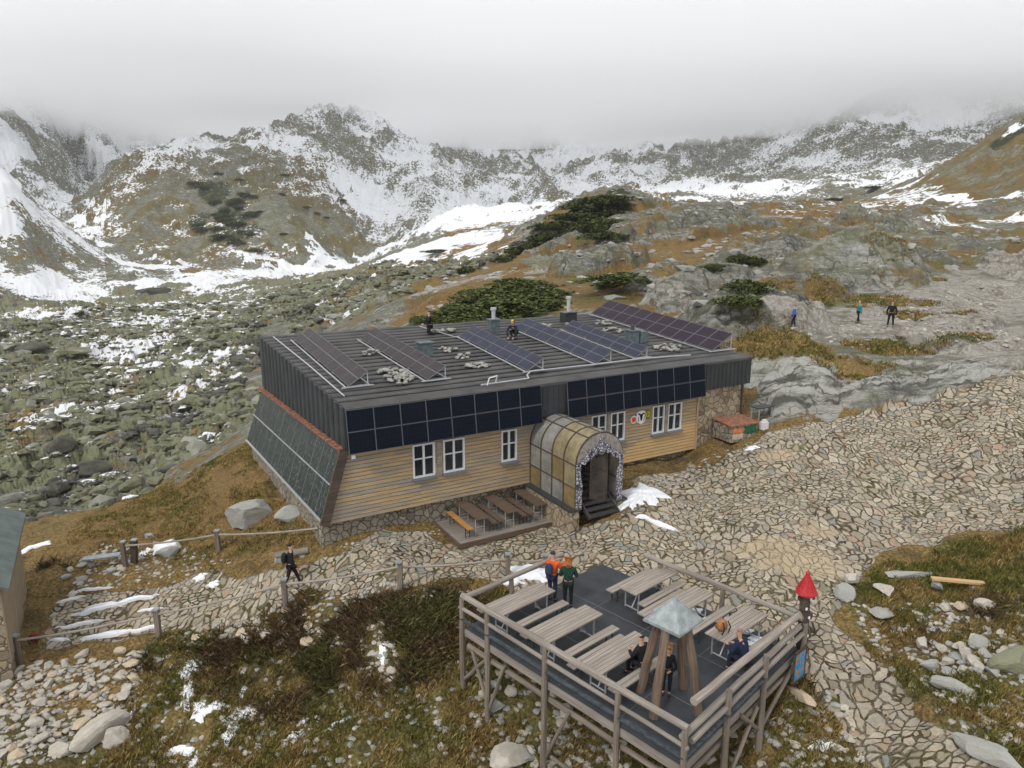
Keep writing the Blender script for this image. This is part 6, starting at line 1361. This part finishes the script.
# ------------------------------------------------------------------ dwarf pines
t = NT('pine_needles'); a_ = t.attr('tone').outputs['Fac']; nn = t.noise(t.obj(), 3, 3, .6); t.b.inputs['Roughness'].default_value = .85; t.b.inputs['Specular IOR Level'].default_value = .12
M['needles'] = t.done(t.mix(t.ss(nn, .35, .65), t.ramp(a_, [(0, (.028, .042, .012)), (.6, (.085, .105, .028)), (1, (.19, .20, .06))]), t.ramp(a_, [(0, (.022, .034, .011)), (.6, (.06, .082, .023)), (1, (.135, .15, .045))])))
def pine_proto(seed, n=2600):
    rg = np.random.default_rng(seed); root = thing('dwarf_pine', 'dwarf pine', 'dwarf pine')
    th = rg.uniform(0, 2 * np.pi, n); q = np.sqrt(rg.uniform(0, 1, n)); lob = 1 + .28 * np.sin(3 * th + seed) + .16 * np.sin(7 * th + seed * 2); x = np.cos(th) * q * lob; y = np.sin(th) * q * lob
    top = np.sqrt(np.clip(1 - q ** 2, 0, 1)) * .8 + .18 + (fbm(x * 4 + seed, y * 4, 3, seed) - .5) * .7; z = np.maximum(top * (1 - .95 * rg.uniform(0, 1, n) ** 2.2), .02)
    a = rg.uniform(0, 2 * np.pi, n); L = rg.uniform(.06, .15, n); w_ = L * .38; dx, dy, dz = np.cos(a) * .6 + x * .5, np.sin(a) * .6 + y * .5, rg.uniform(.3, 1.1, n); ln = np.sqrt(dx * dx + dy * dy + dz * dz); dx, dy, dz = dx / ln, dy / ln, dz / ln
    px_, py_ = -np.sin(a), np.cos(a); V = np.empty((n, 4, 3)); c = np.stack([x, y, z], 1); d = np.stack([dx, dy, dz], 1) * L[:, None]; s_ = np.stack([px_, py_, np.zeros(n)], 1) * w_[:, None]
    V[:, 0] = c - d * .5; V[:, 1] = c + s_; V[:, 2] = c + d; V[:, 3] = c - s_ + d * .1
    me = bpy.data.meshes.new('foliage'); me.vertices.add(n * 4); me.vertices.foreach_set('co', V.ravel().astype(np.float32)); me.loops.add(n * 4); me.loops.foreach_set('vertex_index', np.arange(n * 4, dtype=np.int32)); me.polygons.add(n); me.polygons.foreach_set('loop_start', np.arange(0, n * 4, 4, dtype=np.int32)); me.update(calc_edges=True)
    at_ = me.attributes.new('tone', 'FLOAT', 'POINT'); at_.data.foreach_set('value', np.repeat(rg.uniform(0, 1, n), 4).astype(np.float32)); me.materials.append(M['needles']); o = bpy.data.objects.new('foliage', me); COL.objects.link(o); o.parent = root
    mb = MB()
    for k in range(7):
        b = 2 * math.pi * k / 7 + seed; mb.cyl((0, 0, -.1), (.55 * math.cos(b), .55 * math.sin(b), .32), .04, .02, 6); mb.cyl((.55 * math.cos(b), .55 * math.sin(b), .32), (.75 * math.cos(b), .75 * math.sin(b), .45), .02, .008, 5)
    mb.build('branch', M['dark_log'], root); return root
PR_ = [pine_proto(s_) for s_ in (1, 2, 3)]; used = [False] * 3
def pine(px, py, r, h_, label, group=None, near=8, dx=0, asp=1.0):
    p = hit(px, py, near, 1400.0); k = rs.randrange(3)
    o = PR_[k] if not used[k] else copy_tree(PR_[k]); used[k] = True
    o.location = (p.x, p.y, p.z - .15 * h_); o.rotation_euler = (0, 0, rs.uniform(0, 6.28) if asp == 1 else R(40)); o.scale = (r * asp, r, h_ * .62); o['label'] = label
    if group: o['group'] = group
gA = 'dwarf pines in the thicket behind the flat roof'
for (px, py, r, h_) in ((440, 322, 2.6, 1.1), (455, 316, 3.0, 1.3), (470, 310, 3.2, 1.4), (487, 318, 3.4, 1.4), (490, 302, 3.4, 1.5), (505, 310, 3.6, 1.6), (510, 295, 3.8, 1.6), (525, 303, 3.8, 1.6), (528, 288, 3.4, 1.5), (540, 296, 3.2, 1.4), (515, 284, 3.0, 1.2), (475, 322, 2.6, 1.2), (505, 320, 2.8, 1.2), (460, 324, 2.4, 1.0), (425, 320, 1.8, .8), (485, 294, 2.6, 1.2), (545, 305, 2.2, 1.0)):
    pine(px, py, r, h_, 'dwarf pine in the broad dark green thicket behind the roofers', gA, 46)
for (px, py, r, h_, asp, lab) in ((628, 280, 2.6, 1.3, 2.0, 'long low dwarf pine lying on the slope above the squat chimney'), (610, 286, 1.6, .9, 1.2, 'small dwarf pine at the lower end of the long low one'), (742, 262, 1.9, 1.6, 1.0, 'round dark dwarf pine highest on the bare rocks'), (756, 262, 1.0, 1.0, 1.0, 'little dwarf pine right next to the round highest one'),
    (747, 290, 1.5, 1.3, 1.2, 'dwarf pine halfway down the bare rocks'), (742, 303, 1.5, 1.0, 1.4, 'lowest dwarf pine on the bare rocks above the violet array'), (716, 268, 1.0, .7, 1.6, 'flat dwarf pine in a cleft beside the round highest one'), (312, 312, 2.4, 1.0, 1.5, 'dark dwarf pine island at the edge of the boulder valley behind the first panel row'),
    (80, 314, 1.4, 1.0, 1.1, 'single dark dwarf pine out in the boulder valley'), (835, 200, 3.4, 2.0, 1.8, 'dwarf pine patch on the slope under the cloudy peak'), (875, 188, 3.4, 1.6, 2.0, 'higher dwarf pine patch under the cloudy peak'), (405, 275, 2.0, 1.0, 1.8, 'dwarf pine at the foot of the snowy basin'), (440, 252, 3.2, 1.4, 1.8, 'dwarf pine streak higher in the snowy basin'), (470, 270, 2.6, 1.2, 1.3, 'dwarf pine below the pine covered knob'),
    (435, 330, 1.0, .7, 1.0, 'little dwarf pine just behind the standing roofer')):
    pine(px, py, r, h_, lab, None, 46, 0, asp)
gB = 'dwarf pines on the rocky knob'
for (px, py, r, h_) in ((585, 208, 5, 2.2), (597, 203, 5, 2.2), (608, 200, 4.5, 2), (575, 218, 4.5, 2), (590, 222, 5, 2.2), (603, 215, 4.5, 2), (612, 224, 4.0, 1.8), (600, 230, 4.5, 2.2), (606, 238, 3.6, 1.8), (560, 226, 4.0, 1.8), (548, 238, 4.0, 1.8), (535, 245, 3.6, 1.6), (520, 252, 3.6, 1.6), (508, 260, 3.0, 1.4), (545, 228, 3, 1.4), (618, 205, 3, 1.4)):
    pine(px, py, r, h_, 'dwarf pine on the rocky knob in the middle distance', gB, 46)
gC = 'dwarf pines on the brown mountain flank'
for (px, py, r, h_) in [(rs.gauss(228, 15), rs.gauss(215, 17), rs.uniform(3.5, 7.5), rs.uniform(2.5, 4)) for _ in range(30)] + [(rs.gauss(300, 30), rs.gauss(215, 14), rs.uniform(2.5, 4.5), 2.4) for _ in range(9)] or ((222, 195, 9, 4), (232, 205, 9, 4), (240, 215, 9, 4), (225, 212, 8, 4), (212, 190, 7, 3), (236, 228, 9, 4), (228, 238, 8, 4), (216, 225, 7, 3), (246, 205, 7, 3), (252, 222, 7, 3), (205, 212, 6, 3), (240, 240, 6, 3)):
    pine(px, py, r, h_, 'dark dwarf pine on the brown mountain flank beyond the valley', gC, 300)
